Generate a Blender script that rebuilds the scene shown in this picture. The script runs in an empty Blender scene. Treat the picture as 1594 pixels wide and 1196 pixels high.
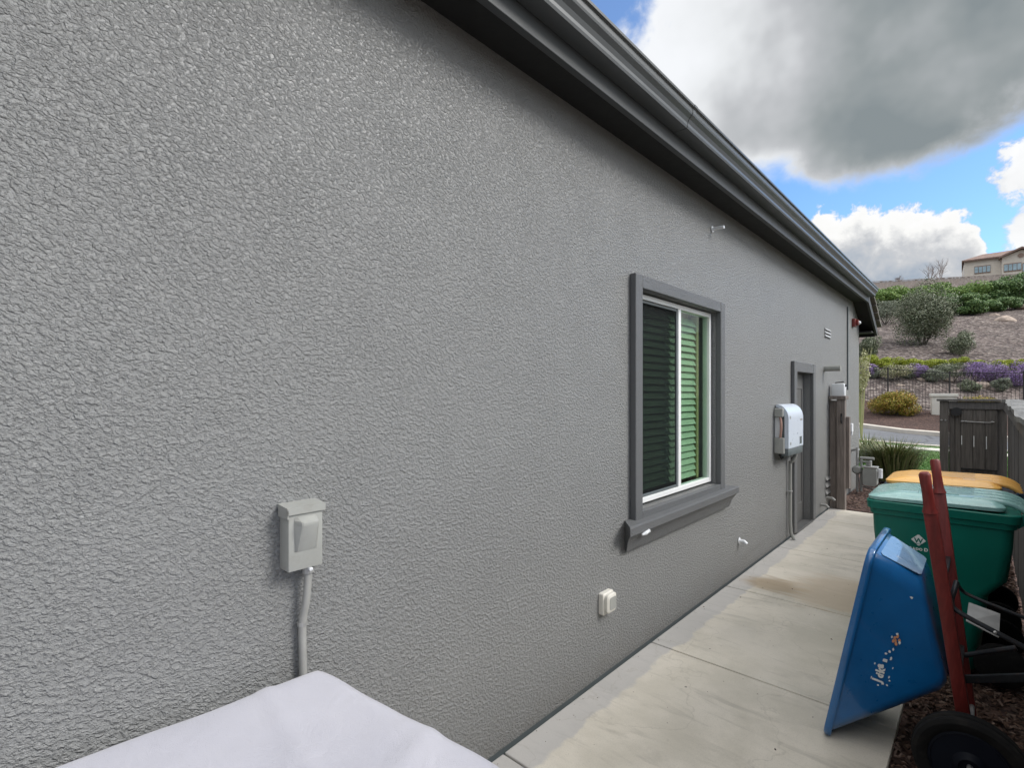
import bpy, bmesh, math, random
from mathutils import Vector, Matrix, noise
R = math.radians
random.seed(7)
SC = bpy.context.scene
COL = SC.collection

# ------------------------------------------------------------------ camera
CX, CY, CZ = 1.65, 0.0, 1.67          # eye: 1.65 m from the stucco wall, 1.67 m up
TH = R(42.5)                          # camera turned left of the wall's direction (+Y)
cam = bpy.data.cameras.new('camera'); camo = bpy.data.objects.new('camera', cam); COL.objects.link(camo)
camo.location = (CX, CY, CZ); camo.rotation_euler = (R(90), 0, TH)
cam.sensor_width = 36; cam.lens = 36*800/1594; cam.shift_y = 14/1594
cam.clip_start = 0.05; cam.clip_end = 2000
SC.camera = camo

# ------------------------------------------------------------------ render / exposure
SC.render.engine = 'CYCLES'
SC.view_settings.view_transform = 'Standard'; SC.view_settings.look = 'None'
SC.view_settings.exposure = 0.34; SC.view_settings.gamma = 1

# ------------------------------------------------------------------ sun
SUN_EL, SUN_AZ = R(38), R(62)         # azimuth measured from +Y towards +X
sun = bpy.data.lights.new('sun', 'SUN'); suno = bpy.data.objects.new('sun', sun); COL.objects.link(suno)
sun.energy = 2.2; sun.angle = R(24); sun.color = (1.0, 0.965, 0.92)
sd = Vector((math.sin(SUN_AZ)*math.cos(SUN_EL), math.cos(SUN_AZ)*math.cos(SUN_EL), math.sin(SUN_EL)))
suno.rotation_euler = sd.to_track_quat('Z', 'Y').to_euler()

# ------------------------------------------------------------------ node helper
class NT:
    def __init__(s, tree): s.t = tree; s.n = tree.nodes; s.l = tree.links
    def node(s, typ, **kw):
        n = s.n.new(typ)
        for k, v in kw.items():
            if k.startswith('i_'):
                key = k[2:]; n.inputs[int(key) if key.isdigit() else key.replace('_', ' ')].default_value = v
            else: setattr(n, k, v)
        return n
    def link(s, a, b): s.l.new(a, b)
    def math(s, op, a, b=None, c=None, clamp=False):
        n = s.n.new('ShaderNodeMath'); n.operation = op; n.use_clamp = clamp
        for i, v in enumerate((a, b, c)):
            if v is None: continue
            if isinstance(v, (int, float)): n.inputs[i].default_value = v
            else: s.l.new(v, n.inputs[i])
        return n.outputs[0]
    def sstep(s, v, a, b, lo=0.0, hi=1.0):
        n = s.n.new('ShaderNodeMapRange'); n.interpolation_type = 'SMOOTHSTEP'
        s.l.new(v, n.inputs[0]); n.inputs[1].default_value = a; n.inputs[2].default_value = b
        n.inputs[3].default_value = lo; n.inputs[4].default_value = hi
        return n.outputs[0]
    def mix(s, f, a, b, mode='MIX'):
        n = s.n.new('ShaderNodeMix'); n.data_type = 'RGBA'; n.blend_type = mode
        for i, v in ((0, f), (6, a), (7, b)):
            if isinstance(v, (int, float)): n.inputs[i].default_value = v
            elif isinstance(v, tuple): n.inputs[i].default_value = (*v[:3], 1)
            else: s.l.new(v, n.inputs[i])
        return n.outputs[2]
    def noise(s, vec, scale, detail=4, rough=.5, dist=0.0, out=0):
        n = s.n.new('ShaderNodeTexNoise'); n.inputs['Scale'].default_value = scale
        n.inputs['Detail'].default_value = detail; n.inputs['Roughness'].default_value = rough
        n.inputs['Distortion'].default_value = dist
        if vec is not None: s.l.new(vec, n.inputs['Vector'])
        return n.outputs[out]
    def ramp(s, v, stops, interp='LINEAR'):
        n = s.n.new('ShaderNodeValToRGB'); cr = n.color_ramp; cr.interpolation = interp
        while len(cr.elements) > 1: cr.elements.remove(cr.elements[-1])
        cr.elements[0].position = stops[0][0]; cr.elements[0].color = (*stops[0][1], 1)
        for p, c in stops[1:]:
            e = cr.elements.new(p); e.color = (*c, 1)
        s.l.new(v, n.inputs[0]); return n.outputs[0]

# ------------------------------------------------------------------ world: Nishita blue with broken cloud
world = bpy.data.worlds.new('World'); SC.world = world; world.use_nodes = True
W = NT(world.node_tree); W.n.clear()
wout = W.node('ShaderNodeOutputWorld'); bg = W.node('ShaderNodeBackground'); bg.inputs[1].default_value = 0.1
W.link(bg.outputs[0], wout.inputs[0])
sky = W.node('ShaderNodeTexSky', sky_type='NISHITA'); sky.sun_disc = False
sky.sun_elevation = SUN_EL; sky.sun_rotation = SUN_AZ; sky.air_density = 1.0; sky.dust_density = 0.3; sky.ozone_density = 2.5
tc = W.node('ShaderNodeTexCoord'); vec = tc.outputs['Generated']
sep = W.node('ShaderNodeSeparateXYZ'); W.link(vec, sep.inputs[0])
deg = 180/math.pi
az = W.math('MULTIPLY', W.math('ARCTAN2', sep.outputs[0], sep.outputs[1]), deg)
el = W.math('MULTIPLY', W.math('ARCSINE', sep.outputs[2]), deg)
def fbm(scale, detail, rough=.55, dist=0.0, off=(0,0,0), st=(1,1,1)):
    m = W.node('ShaderNodeMapping'); m.inputs[1].default_value = off; m.inputs[3].default_value = st
    W.link(vec, m.inputs[0])
    return W.math('SUBTRACT', W.noise(m.outputs[0], scale, detail, rough, dist), 0.5)
n_big = fbm(6, 4, .5); n_med = fbm(20, 6, .55, 0.3); n_fine = fbm(38, 8, .6, 0.2, (3,1,2)); n_soft = fbm(9, 3, .5, 0, (5,2,1))
def curve(stops, lo, hi):             # az (deg) -> elevation of a cloud's edge (deg)
    t = W.math('DIVIDE', W.math('SUBTRACT', az, lo), hi-lo, clamp=True)
    c = W.ramp(t, [((a-lo)/(hi-lo), (e/50,)*3) for a, e in stops], 'B_SPLINE')
    return W.math('MULTIPLY', c, 50)
def blob(a0, e0, ra, re, amp, soft, nz):
    da = W.math('DIVIDE', W.math('SUBTRACT', az, a0), ra); de = W.math('DIVIDE', W.math('SUBTRACT', el, e0), re)
    r = W.math('SQRT', W.math('ADD', W.math('MULTIPLY', da, da), W.math('MULTIPLY', de, de)))
    r = W.math('ADD', r, W.math('MULTIPLY', nz, amp))
    return W.sstep(r, 1-soft, 1+soft, 1.0, 0.0)
# great grey cloud over the roof
e1 = curve([(-60,26),(-24,25),(-18,22),(-15.8,20.6),(-13.4,20.6),(-11.6,18.3),(-9.5,17.9),(-3.7,19.3),(2.4,20.8),(12,24),(40,22)], -60, 40)
d1 = W.math('ADD', W.math('SUBTRACT', el, e1), W.math('ADD', W.math('MULTIPLY', n_soft, 3.0), W.math('MULTIPLY', n_med, 3.2)))
m1 = W.sstep(d1, -0.9, 1.2)
hole = blob(-32.5, 37, 5.0, 4.5, 1.8, .35, n_med)
m1 = W.math('MULTIPLY', m1, W.math('SUBTRACT', 1.0, W.math('MULTIPLY', hole, .95)))
# low cumulus bank
e2 = curve([(-60,16),(-14,16.6),(-10,16.6),(-5.5,16.4),(-3.6,16.2),(-2.2,14.6),(-1.0,15.0),(-.1,13.2),(.35,10.5),(.8,9),(12,9),(40,12)], -60, 40)
d2 = W.math('ADD', W.math('SUBTRACT', e2, el), W.math('ADD', W.math('MULTIPLY', n_fine, 5.0), W.math('MULTIPLY', n_med, 2.0)))
m2 = W.sstep(d2, -0.25, 0.45)
r1 = blob(3.6, 17.2, 2.7, 2.9, 1.5, .14, n_fine); r2 = blob(3.6, 12.4, 2.4, 1.6, 1.3, .15, n_fine)
m3 = W.math('MAXIMUM', r1, r2)
# generic cloud over the rest of the dome
gm = W.sstep(W.math('ADD', n_big, W.math('MULTIPLY', n_med, .35)), -0.14, 0.0)
away = W.math('MAXIMUM', W.sstep(W.math('ABSOLUTE', W.math('ADD', az, 14)), 36, 52), W.sstep(el, 42, 52))
mask = W.math('MAXIMUM', W.math('MAXIMUM', m1, m2), m3)
mask = W.math('ADD', W.math('MULTIPLY', mask, W.math('SUBTRACT', 1, away)), W.math('MULTIPLY', gm, away))
# colours
g = W.math('ADD', W.sstep(az, -32, 0, 0.0, .95), W.math('ADD', W.math('MULTIPLY', n_soft, .7), W.math('MULTIPLY', n_big, .7)))
thick = W.sstep(d1, -0.2, 2.6)
g = W.math('MULTIPLY', g, W.math('ADD', W.math('MULTIPLY', thick, .45), .55))
c1 = W.ramp(g, [(0.0, (.86,.88,.91)), (.30,(.76,.78,.80)), (.55,(.50,.515,.535)), (.85,(.30,.33,.34)), (1,(.235,.27,.285))])
h2 = W.math('ADD', W.math('DIVIDE', d2, 6.5), W.math('MULTIPLY', n_med, .7))
c2 = W.ramp(h2, [(0.0,(.93,.93,.93)), (.25,(.90,.90,.885)), (.55,(.56,.575,.60)), (.95,(.36,.42,.50)), (1,(.38,.46,.57))])
cc = W.mix(m2, c1, c2)
c3 = W.ramp(W.math('ADD', W.math('MULTIPLY', n_med, 1.6), .25), [(0,(.93,.94,.95)), (.4,(.86,.87,.88)), (1,(.55,.58,.63))])
cc = W.mix(m3, cc, c3)
gen = W.ramp(W.math('ADD', n_soft, .5), [(0,(1.6,1.58,1.55)), (.5,(1.25,1.24,1.22)), (1,(.7,.7,.7))])
zen = W.math('ADD', W.math('MULTIPLY', sep.outputs[2], 1.75), .1)
gv = W.node('ShaderNodeVectorMath', operation='SCALE'); W.link(gen, gv.inputs[0]); W.link(zen, gv.inputs['Scale'])
cc = W.mix(away, cc, gv.outputs[0])
bank = blob(52, 17, 40, 21, .8, .55, n_soft)      # unseen bright cloud added right of the view to light the wall
bank = W.math('MULTIPLY', bank, away)
cc = W.mix(bank, cc, (1.9, 1.9, 1.85)); mask = W.math('MAXIMUM', mask, bank)
cs = W.node('ShaderNodeVectorMath', operation='SCALE'); cs.inputs['Scale'].default_value = 8.5
W.link(cc, cs.inputs[0])
sk = W.mix(1.0, sky.outputs[0], (1.3, 1.6, 1.9), 'MULTIPLY')
W.link(W.mix(mask, sk, cs.outputs[0]), bg.inputs[0])

# ------------------------------------------------------------------ materials
def newmat(name):
    m = bpy.data.materials.new(name); m.use_nodes = True
    t = NT(m.node_tree); b = t.n['Principled BSDF']; return m, t, b
def mat_basic(name, col, rough=.6, var=.12, scale=6.0, bump=0.0, bscale=80, metal=0.0, spec=.5, speck=None, dirt=None, coat=0.0):
    m, t, b = newmat(name)
    o = t.node('ShaderNodeTexCoord').outputs['Object']
    nz = t.noise(o, scale, 5, .6)
    f = t.sstep(nz, .3, .7)
    c = t.mix(f, tuple(x*(1-var) for x in col), tuple(min(1, x*(1+var)) for x in col))
    if speck:
        sp = t.noise(o, speck[1], 3, .6)
        c = t.mix(t.sstep(sp, speck[2], speck[2]+.06), c, speck[0])
    if dirt:
        dn = t.noise(o, dirt[1], 6, .65, .5)
        c = t.mix(t.math('MULTIPLY', t.sstep(dn, .5, .72), dirt[2]), c, dirt[0])
    t.link(c, b.inputs['Base Color'])
    r = t.math('ADD', t.math('MULTIPLY', t.noise(o, scale*4, 4), .16), rough-.08, clamp=True)
    t.link(r, b.inputs['Roughness'])
    b.inputs['Metallic'].default_value = metal; b.inputs['Specular IOR Level'].default_value = spec
    b.inputs['Coat Weight'].default_value = coat
    if bump:
        bp = t.node('ShaderNodeBump'); bp.inputs['Strength'].default_value = 1; bp.inputs['Distance'].default_value = bump
        t.link(t.noise(o, bscale, 5, .6), bp.inputs['Height']); t.link(bp.outputs[0], b.inputs['Normal'])
    return m
def mat_stucco(name, col, k=1.0, fs=1.0):
    m, t, b = newmat(name)
    o = t.node('ShaderNodeTexCoord').outputs['Object']
    def field(rot, st_, sc, lo, hi, off):
        st = t.node('ShaderNodeMapping'); st.inputs[1].default_value = off; st.inputs[2].default_value = (R(rot), 0, 0); st.inputs[3].default_value = (1, 1, 1)
        t.link(o, st.inputs[0]); s2 = t.node('ShaderNodeMapping'); s2.inputs[3].default_value = st_; t.link(st.outputs[0], s2.inputs[0])
        return t.sstep(t.noise(s2.outputs[0], sc*fs, 3.2, .55, .3), lo, hi)
    f1 = field(0, (1, .72, 1.2), 66, .46, .62, (0,0,0))
    f2 = field(38, (1, .62, 1.25), 76, .47, .63, (3,1,7))
    f3 = field(-30, (1, .8, 1.1), 128, .46, .70, (5,2,1))
    w12 = t.sstep(t.noise(o, 1.7, 3, .6), .42, .58)
    w3 = t.sstep(t.noise(o, 4.1, 4, .6), .36, .64, .7, 1.0)
    lump = t.math('ADD', t.math('MULTIPLY', f1, t.math('MULTIPLY_ADD', w12, .3, .4)), t.math('MULTIPLY', f2, t.math('MULTIPLY_ADD', w12, -.3, .7)))
    fine = t.noise(o, 330*fs, 3, .6)
    patch = t.sstep(t.noise(o, 3.3, 5, .65), .30, .66, .88, 1.0)
    h = t.math('ADD', t.math('MULTIPLY', lump, .0046), t.math('MULTIPLY', t.math('MULTIPLY', f3, w3), .0024))
    h = t.math('MULTIPLY', h, patch)
    h = t.math('ADD', h, t.math('MULTIPLY', fine, .0009))
    h = t.math('ADD', h, t.math('MULTIPLY', t.noise(o, 13*fs, 3, .5), .0015))
    bp = t.node('ShaderNodeBump'); bp.inputs['Strength'].default_value = 1.0; bp.inputs['Distance'].default_value = k
    t.link(h, bp.inputs['Height']); t.link(bp.outputs[0], b.inputs['Normal'])
    big = t.noise(o, 1.3, 5, .6)
    c = t.mix(t.sstep(big, .3, .7), tuple(x*.98 for x in col), tuple(x*1.02 for x in col))
    sz = t.node('ShaderNodeSeparateXYZ'); t.link(o, sz.inputs[0])
    dust = t.math('ADD', sz.outputs[2], t.math('MULTIPLY', t.noise(o, 7, 5, .65), .5))
    c = t.mix(t.math('MULTIPLY', t.sstep(dust, .22, .48, 1.0, 0.0), .30), c, (.17,.155,.13))
    c = t.mix(t.math('MULTIPLY', t.sstep(lump, .0, 1.0), .18), c, tuple(x*1.25 for x in col))
    t.link(c, b.inputs['Base Color'])
    b.inputs['Roughness'].default_value = .38; b.inputs['Specular IOR Level'].default_value = .6
    return m
def mat_leaf(name, cols, rough=.55, trans=.0):
    m, t, b = newmat(name)
    g_ = t.node('ShaderNodeNewGeometry')
    n = len(cols)
    c = t.ramp(g_.outputs['Random Per Island'], [((i+.5)/n, c_) for i, c_ in enumerate(cols)])
    t.link(c, b.inputs['Base Color']); b.inputs['Roughness'].default_value = rough
    b.inputs['Specular IOR Level'].default_value = .3
    return m
def mat_wood(name, col, axis='Z', rough=.75, grey=(.30,.29,.28), amt=.5):
    m, t, b = newmat(name)
    o = t.node('ShaderNodeTexCoord').outputs['Object']
    sc = {'Z': (14, 14, .9), 'Y': (14, .9, 14), 'X': (.9, 14, 14)}[axis]
    mp = t.node('ShaderNodeMapping'); mp.inputs[3].default_value = sc; t.link(o, mp.inputs[0])
    a = t.noise(mp.outputs[0], 3.0, 6, .65, .6)
    c = t.mix(t.sstep(a, .3, .72), tuple(x*.65 for x in col), tuple(x*1.25 for x in col))
    w = t.noise(o, 2.2, 5, .6)
    c = t.mix(t.math('MULTIPLY', t.sstep(w, .48, .75), amt), c, grey)
    isl = t.node('ShaderNodeNewGeometry').outputs['Random Per Island']
    c = t.mix(t.math('MULTIPLY', isl, .12 if 'gate' in name else .3), c, tuple(x*.6 for x in col))
    t.link(c, b.inputs['Base Color']); b.inputs['Roughness'].default_value = rough
    bp = t.node('ShaderNodeBump'); bp.inputs['Distance'].default_value = .004
    t.link(a, bp.inputs['Height']); t.link(bp.outputs[0], b.inputs['Normal'])
    return m
def mat_glass(name, tint=(.9,1,.95), refl=1.0, dark=0.0):
    m = bpy.data.materials.new(name); m.use_nodes = True; t = NT(m.node_tree); t.n.clear()
    out = t.node('ShaderNodeOutputMaterial'); tr = t.node('ShaderNodeBsdfTransparent'); tr.inputs[0].default_value = (*tint, 1)
    gl = t.node('ShaderNodeBsdfGlossy'); gl.inputs['Roughness'].default_value = .015
    lw = t.node('ShaderNodeLayerWeight'); lw.inputs[0].default_value = .5
    f5 = t.math('ADD', t.math('MULTIPLY', t.math('POWER', lw.outputs['Facing'], 5.0), .95), .03)
    mx = t.node('ShaderNodeMixShader'); t.link(t.math('MULTIPLY', f5, refl, clamp=True), mx.inputs[0])
    t.link(tr.outputs[0], mx.inputs[1]); t.link(gl.outputs[0], mx.inputs[2]); t.link(mx.outputs[0], out.inputs[0])
    return m

M = {}
M['stucco'] = mat_stucco('painted stucco', (.222,.225,.222))
M['trim'] = mat_stucco('smooth trim stucco', (.125,.129,.133), .5, 2.6)
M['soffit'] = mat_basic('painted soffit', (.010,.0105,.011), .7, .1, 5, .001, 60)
M['fascia'] = mat_basic('painted fascia', (.062,.068,.072), .5, .07, 3, .0004, 50, spec=.4)
M['gutter'] = mat_basic('painted gutter metal', (.078,.086,.09), .34, .05, 4, spec=.5, dirt=((.07,.07,.07), 9, .35))
M['tile'] = mat_basic('concrete roof tile', (.20,.185,.165), .85, .2, 5, .003, 60)
M['vinyl'] = mat_basic('white vinyl', (.80,.81,.80), .35, .03, 3)
M['doorpaint'] = mat_basic('door paint', (.10,.10,.098), .5, .08, 3, .0005, 40)
M['boxgrey'] = mat_basic('grey enamel', (.33,.335,.315), .42, .05, 8, .0004, 90, dirt=((.27,.26,.23), 14, .4))
M['conduit'] = mat_basic('grey conduit', (.30,.30,.285), .55, .08, 10)
M['white'] = mat_basic('white plastic', (.74,.76,.78), .35, .04, 5)
M['whitebr'] = mat_basic('white inverter shell', (.56,.62,.70), .3, .02, 5)
M['dkgrey'] = mat_basic('dark grey plastic', (.11,.13,.135), .5, .08, 8)
M['black'] = mat_basic('black plastic', (.012,.012,.013), .5, .1, 8)
M['orangewire'] = mat_basic('orange tube', (.42,.25,.20), .5)
M['red'] = mat_basic('red strobe', (.20,.035,.03), .35)
M['steel'] = mat_basic('dark worn steel', (.035,.038,.042), .42, .25, 14, .0006, 90, metal=.6, dirt=((.12,.06,.035), 20, .5))
M['galv'] = mat_basic('galvanised steel', (.40,.40,.39), .42, .12, 12, metal=.5)
M['meter'] = mat_basic('gas meter enamel', (.30,.31,.29), .45, .08, 8)
M['bluetray'] = mat_basic('blue poly tray', (.006,.125,.35), .30, .1, 5, .0006, 50, coat=.8)
M['traypale'] = mat_basic('tray plastic with sky glare', (.22,.36,.54), .3, .12, 12, .0005, 60, coat=.7, dirt=((.42,.50,.60), 18, .5))  # bright sky reflected on the tray, put into the base colour
M['redwood'] = mat_wood('red painted handle', (.19,.022,.018), 'Z', .5, (.22,.12,.10), .35)
M['rubber'] = mat_basic('tyre rubber', (.009,.009,.009), .9, .15, 12, .001, 60, spec=.2, dirt=((.03,.027,.023), 8, .5))
M['hub'] = mat_basic('navy hub', (.004,.006,.012), .6, .1, 8, spec=.2)
M['bingreen'] = mat_basic('green bin plastic', (.0,.15,.108), .42, .08, 4, .0005, 200, spec=.45)
M['binlid'] = mat_basic('faded green lid', (.30,.53,.50), .26, .06, 6, .0004, 120, spec=.8, coat=.4)
M['binyellow'] = mat_basic('yellow lid plastic', (.98,.54,.14), .30, .03, 6, .0004, 120, spec=.7, coat=.2)
M['bindark'] = mat_basic('dark bin plastic', (.03,.06,.10), .45)
M['logo'] = mat_basic('printed white', (.80,.82,.80), .5, .03)
M['stickorange'] = mat_basic('sticker orange', (.70,.32,.16), .5)
M['cover'] = None
M['fence'] = mat_wood('grey brown fence', (.125,.118,.112), 'Z', .8, (.13,.127,.125), .4)
M['fencecap'] = mat_wood('weathered cap', (.17,.17,.165), 'Y', .8, (.34,.34,.33), .8)
M['gate'] = mat_wood('dark gate boards', (.118,.106,.094), 'Z', .75, (.09,.085,.08), .3)
M['post'] = mat_wood('brown gate post', (.20,.168,.15), 'Z', .75, (.15,.14,.13), .3)
M['iron'] = mat_basic('black iron', (.022,.02,.02), .5)
M['cream'] = mat_basic('cream stucco', (.66,.61,.53), .85, .05, 2)
M['housetrim'] = mat_basic('house trim', (.28,.20,.16), .7)
M['roofred'] = mat_basic('brown red tiles', (.22,.15,.125), .85, .2, 3, .02, 8)
M['skyglass'] = mat_basic('reflective window', (.30,.42,.48), .08, .2, 1.5, spec=1.0)
M['oldwood'] = mat_wood('old fence pickets', (.34,.29,.26), 'Z', .85, (.50,.46,.42), .6)
M['bark'] = mat_wood('bark', (.10,.085,.07), 'Z', .9)
M['rock'] = mat_basic('boulder', (.36,.29,.24), .9, .25, 3, .03, 5)
M['kerb'] = mat_basic('kerb concrete', (.52,.48,.42), .85, .1, 3, .002, 40)
M['walk'] = mat_basic('pale concrete', (.60,.58,.52), .85, .08, 3, .002, 40)
M['utility'] = mat_basic('cream cabinet', (.66,.64,.58), .5, .04, 3)
M['slat'] = mat_basic('green blind slats', (.36,.45,.33), .5, .04, 3)
M['interior'] = mat_basic('interior wall', (.36,.33,.16), .8, .1, 2)
M['pane'] = mat_glass('window glass', (.84,.93,.87), 1.2)
M['mulchchip'] = mat_leaf('bark chip', [(.035,.02,.015), (.09,.05,.035), (.14,.085,.06), (.05,.032,.025), (.20,.14,.11)], .85)
M['leafolive'] = mat_leaf('olive leaves', [(.07,.095,.05), (.13,.155,.09), (.22,.24,.16), (.09,.12,.065), (.30,.31,.23)])
M['leafgreen'] = mat_leaf('hedge leaves', [(.09,.17,.04), (.17,.27,.06), (.24,.34,.09), (.12,.21,.05)])
M['leafgreenb'] = mat_leaf('deep hedge leaves', [(.06,.12,.04), (.10,.18,.05), (.16,.24,.08), (.07,.14,.045)])
M['leaflime'] = mat_leaf('lime leaves', [(.20,.26,.02), (.34,.38,.03), (.42,.44,.06), (.14,.20,.02)])
M['leafgold'] = mat_leaf('golden leaves', [(.16,.17,.02), (.30,.26,.03), (.40,.26,.05), (.13,.16,.02), (.34,.18,.05)])
M['leafpurple'] = mat_leaf('purple flowers', [(.20,.12,.30), (.33,.21,.48), (.45,.33,.62), (.13,.11,.15), (.16,.15,.13)])
M['leafgrey'] = mat_leaf('grey green leaves', [(.13,.16,.11), (.22,.25,.18), (.09,.11,.08), (.28,.29,.22)])
M['leafcream'] = mat_leaf('cream flowers', [(.16,.19,.06), (.40,.38,.22), (.60,.55,.42), (.22,.22,.12), (.10,.13,.05)])
M['leafpale'] = mat_leaf('pale straw leaves', [(.40,.38,.20), (.52,.50,.32), (.30,.32,.14)])
M['grass'] = mat_leaf('grass blades', [(.045,.12,.02), (.08,.18,.035), (.12,.23,.05), (.06,.15,.03)])
M['reed'] = mat_leaf('reed blades', [(.07,.10,.03), (.12,.16,.05), (.20,.22,.09), (.05,.075,.025), (.30,.28,.15)])
M['twig'] = mat_basic('bare twigs', (.24,.19,.17), .9)

def mat_cover():
    m, t, b = newmat('lavender grey cover fabric')
    o = t.node('ShaderNodeTexCoord').outputs['Object']
    c = t.mix(t.sstep(t.noise(o, 3, 4), .3, .7), (.42,.42,.475), (.48,.478,.53))
    t.link(c, b.inputs['Base Color']); b.inputs['Roughness'].default_value = .8
    b.inputs['Sheen Weight'].default_value = .3
    bp = t.node('ShaderNodeBump'); bp.inputs['Distance'].default_value = 1
    h = t.math('ADD', t.math('MULTIPLY', t.noise(o, 420, 2), .0011), t.math('MULTIPLY', t.noise(o, 9, 3, .5, 1.0), .004))
    t.link(h, bp.inputs['Height']); t.link(bp.outputs[0], b.inputs['Normal'])
    return m
M['cover'] = mat_cover()
def mat_concrete():
    m, t, b = newmat('walk slab concrete')
    o = t.node('ShaderNodeTexCoord').outputs['Object']
    sx = t.node('ShaderNodeSeparateXYZ'); t.link(o, sx.inputs[0])
    a = t.noise(o, 1.6, 7, .66, .3)
    c = t.mix(t.sstep(a, .36, .64), (.56,.52,.435), (.68,.63,.54))
    st = t.node('ShaderNodeMapping'); st.inputs[3].default_value = (.9, 4.5, 1); t.link(o, st.inputs[0])
    s = t.noise(st.outputs[0], 2.2, 6, .65, .8)
    c = t.mix(t.math('MULTIPLY', t.sstep(s, .50, .74), .55), c, (.36,.33,.275))
    sp = t.noise(o, 150, 3, .7)
    c = t.mix(t.math('MULTIPLY', t.sstep(sp, .45, .75), .35), c, (.36,.335,.29))
    # darker, greyer strip along the foot of the wall
    wob = t.math('ADD', sx.outputs[0], t.math('MULTIPLY', t.math('SUBTRACT', t.noise(o, 2.6, 5, .6), .5), .22))
    c = t.mix(t.math('MULTIPLY', t.sstep(wob, .16, .19, 1.0, 0.0), .6), c, (.38,.38,.39))
    # rust brown water stain near the third joint
    dx = t.math('DIVIDE', t.math('SUBTRACT', sx.outputs[0], .30), .26); dy = t.math('DIVIDE', t.math('SUBTRACT', sx.outputs[1], 4.83), .20)
    rr = t.math('ADD', t.math('SQRT', t.math('ADD', t.math('MULTIPLY', dx, dx), t.math('MULTIPLY', dy, dy))), t.math('MULTIPLY', t.math('SUBTRACT', s, .5), 1.2))
    c = t.mix(t.math('MULTIPLY', t.sstep(rr, .55, 1.2, 1.0, 0.0), .8), c, (.33,.25,.155))
    dx = t.math('DIVIDE', t.math('SUBTRACT', sx.outputs[0], .85), .5); dy = t.math('DIVIDE', t.math('SUBTRACT', sx.outputs[1], 5.0), .5)
    rr = t.math('ADD', t.math('SQRT', t.math('ADD', t.math('MULTIPLY', dx, dx), t.math('MULTIPLY', dy, dy))), t.math('MULTIPLY', t.math('SUBTRACT', s, .5), 1.6))
    c = t.mix(t.math('MULTIPLY', t.sstep(rr, .6, 1.1, 1.0, 0.0), .55), c, (.47,.36,.235))
    # little black spots
    cr = t.node('ShaderNodeTexNoise'); cr.inputs['Scale'].default_value = 1.1; cr.inputs['Detail'].default_value = 8; t.link(o, cr.inputs['Vector'])
    ck = t.math('ABSOLUTE', t.math('SUBTRACT', cr.outputs[0], .5))
    c = t.mix(t.math('MULTIPLY', t.sstep(ck, .0, .004, 1.0, 0.0), .25), c, (.30,.27,.22))
    pit = t.noise(o, 42, 6, .75)
    c = t.mix(t.math('MULTIPLY', t.sstep(pit, .60, .72), .35), c, (.34,.31,.27))
    v = t.node('ShaderNodeTexVoronoi'); v.inputs['Scale'].default_value = 3.3; t.link(o, v.inputs['Vector'])
    c = t.mix(t.sstep(v.outputs['Distance'], .018, .03, .75, 0.0), c, (.07,.06,.05))
    t.link(c, b.inputs['Base Color']); b.inputs['Roughness'].default_value = .75
    bp = t.node('ShaderNodeBump'); bp.inputs['Distance'].default_value = .0012
    t.link(t.noise(o, 240, 4, .7), bp.inputs['Height']); t.link(bp.outputs[0], b.inputs['Normal'])
    return m
M['slab'] = mat_concrete()
def mat_mulch(name, cols, scale, bump):
    m, t, b = newmat(name)
    o = t.node('ShaderNodeTexCoord').outputs['Object']
    v = t.node('ShaderNodeTexVoronoi'); v.inputs['Scale'].default_value = scale; t.link(o, v.inputs['Vector'])
    sc = t.node('ShaderNodeSeparateColor'); t.link(v.outputs['Color'], sc.inputs[0])
    n = len(cols)
    c = t.ramp(sc.outputs[0], [((i+.5)/n, k) for i, k in enumerate(cols)])
    a = t.noise(o, .35, 5, .65)
    c = t.mix(t.math('MULTIPLY', t.sstep(a, .42, .68), .45), c, tuple(x*.6 for x in cols[0]))
    t.link(c, b.inputs['Base Color']); b.inputs['Roughness'].default_value = .95
    bp = t.node('ShaderNodeBump'); bp.inputs['Distance'].default_value = bump
    t.link(t.math('ADD', v.outputs['Distance'], t.noise(o, scale*1.7, 4)), bp.inputs['Height']); t.link(bp.outputs[0], b.inputs['Normal'])
    return m
M['hillmulch'] = mat_mulch('slope bark mulch', [(.06,.044,.040), (.118,.090,.080), (.19,.150,.135), (.085,.064,.057), (.30,.255,.225)], 6.5, .12)
M['mulch'] = mat_mulch('dark bark mulch', [(.05,.025,.02), (.10,.055,.042), (.14,.085,.065), (.04,.022,.018)], 22, .02)
M['lawn'] = mat_mulch('turf', [(.06,.14,.03), (.09,.19,.04), (.13,.24,.06), (.05,.12,.025)], 14, .02)
M['ground'] = mat_mulch('dry soil', [(.14,.12,.09), (.18,.15,.11), (.22,.19,.14)], 3, .02)
def mat_asphalt():
    m, t, b = newmat('asphalt')
    o = t.node('ShaderNodeTexCoord').outputs['Object']
    c = t.mix(t.sstep(t.noise(o, 60, 3, .7), .35, .65), (.085,.09,.10), (.16,.165,.18))
    c = t.mix(t.math('MULTIPLY', t.sstep(t.noise(o, .8, 4), .4, .7), .4), c, (.18,.19,.205))
    v = t.node('ShaderNodeTexVoronoi'); v.feature = 'DISTANCE_TO_EDGE'; v.inputs['Scale'].default_value = .5; t.link(o, v.inputs['Vector'])
    c = t.mix(t.sstep(v.outputs['Distance'], .006, .02, .6, 0.0), c, (.04,.04,.045))
    t.link(c, b.inputs['Base Color']); b.inputs['Roughness'].default_value = .85
    return m
M['asphalt'] = mat_asphalt()

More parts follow.
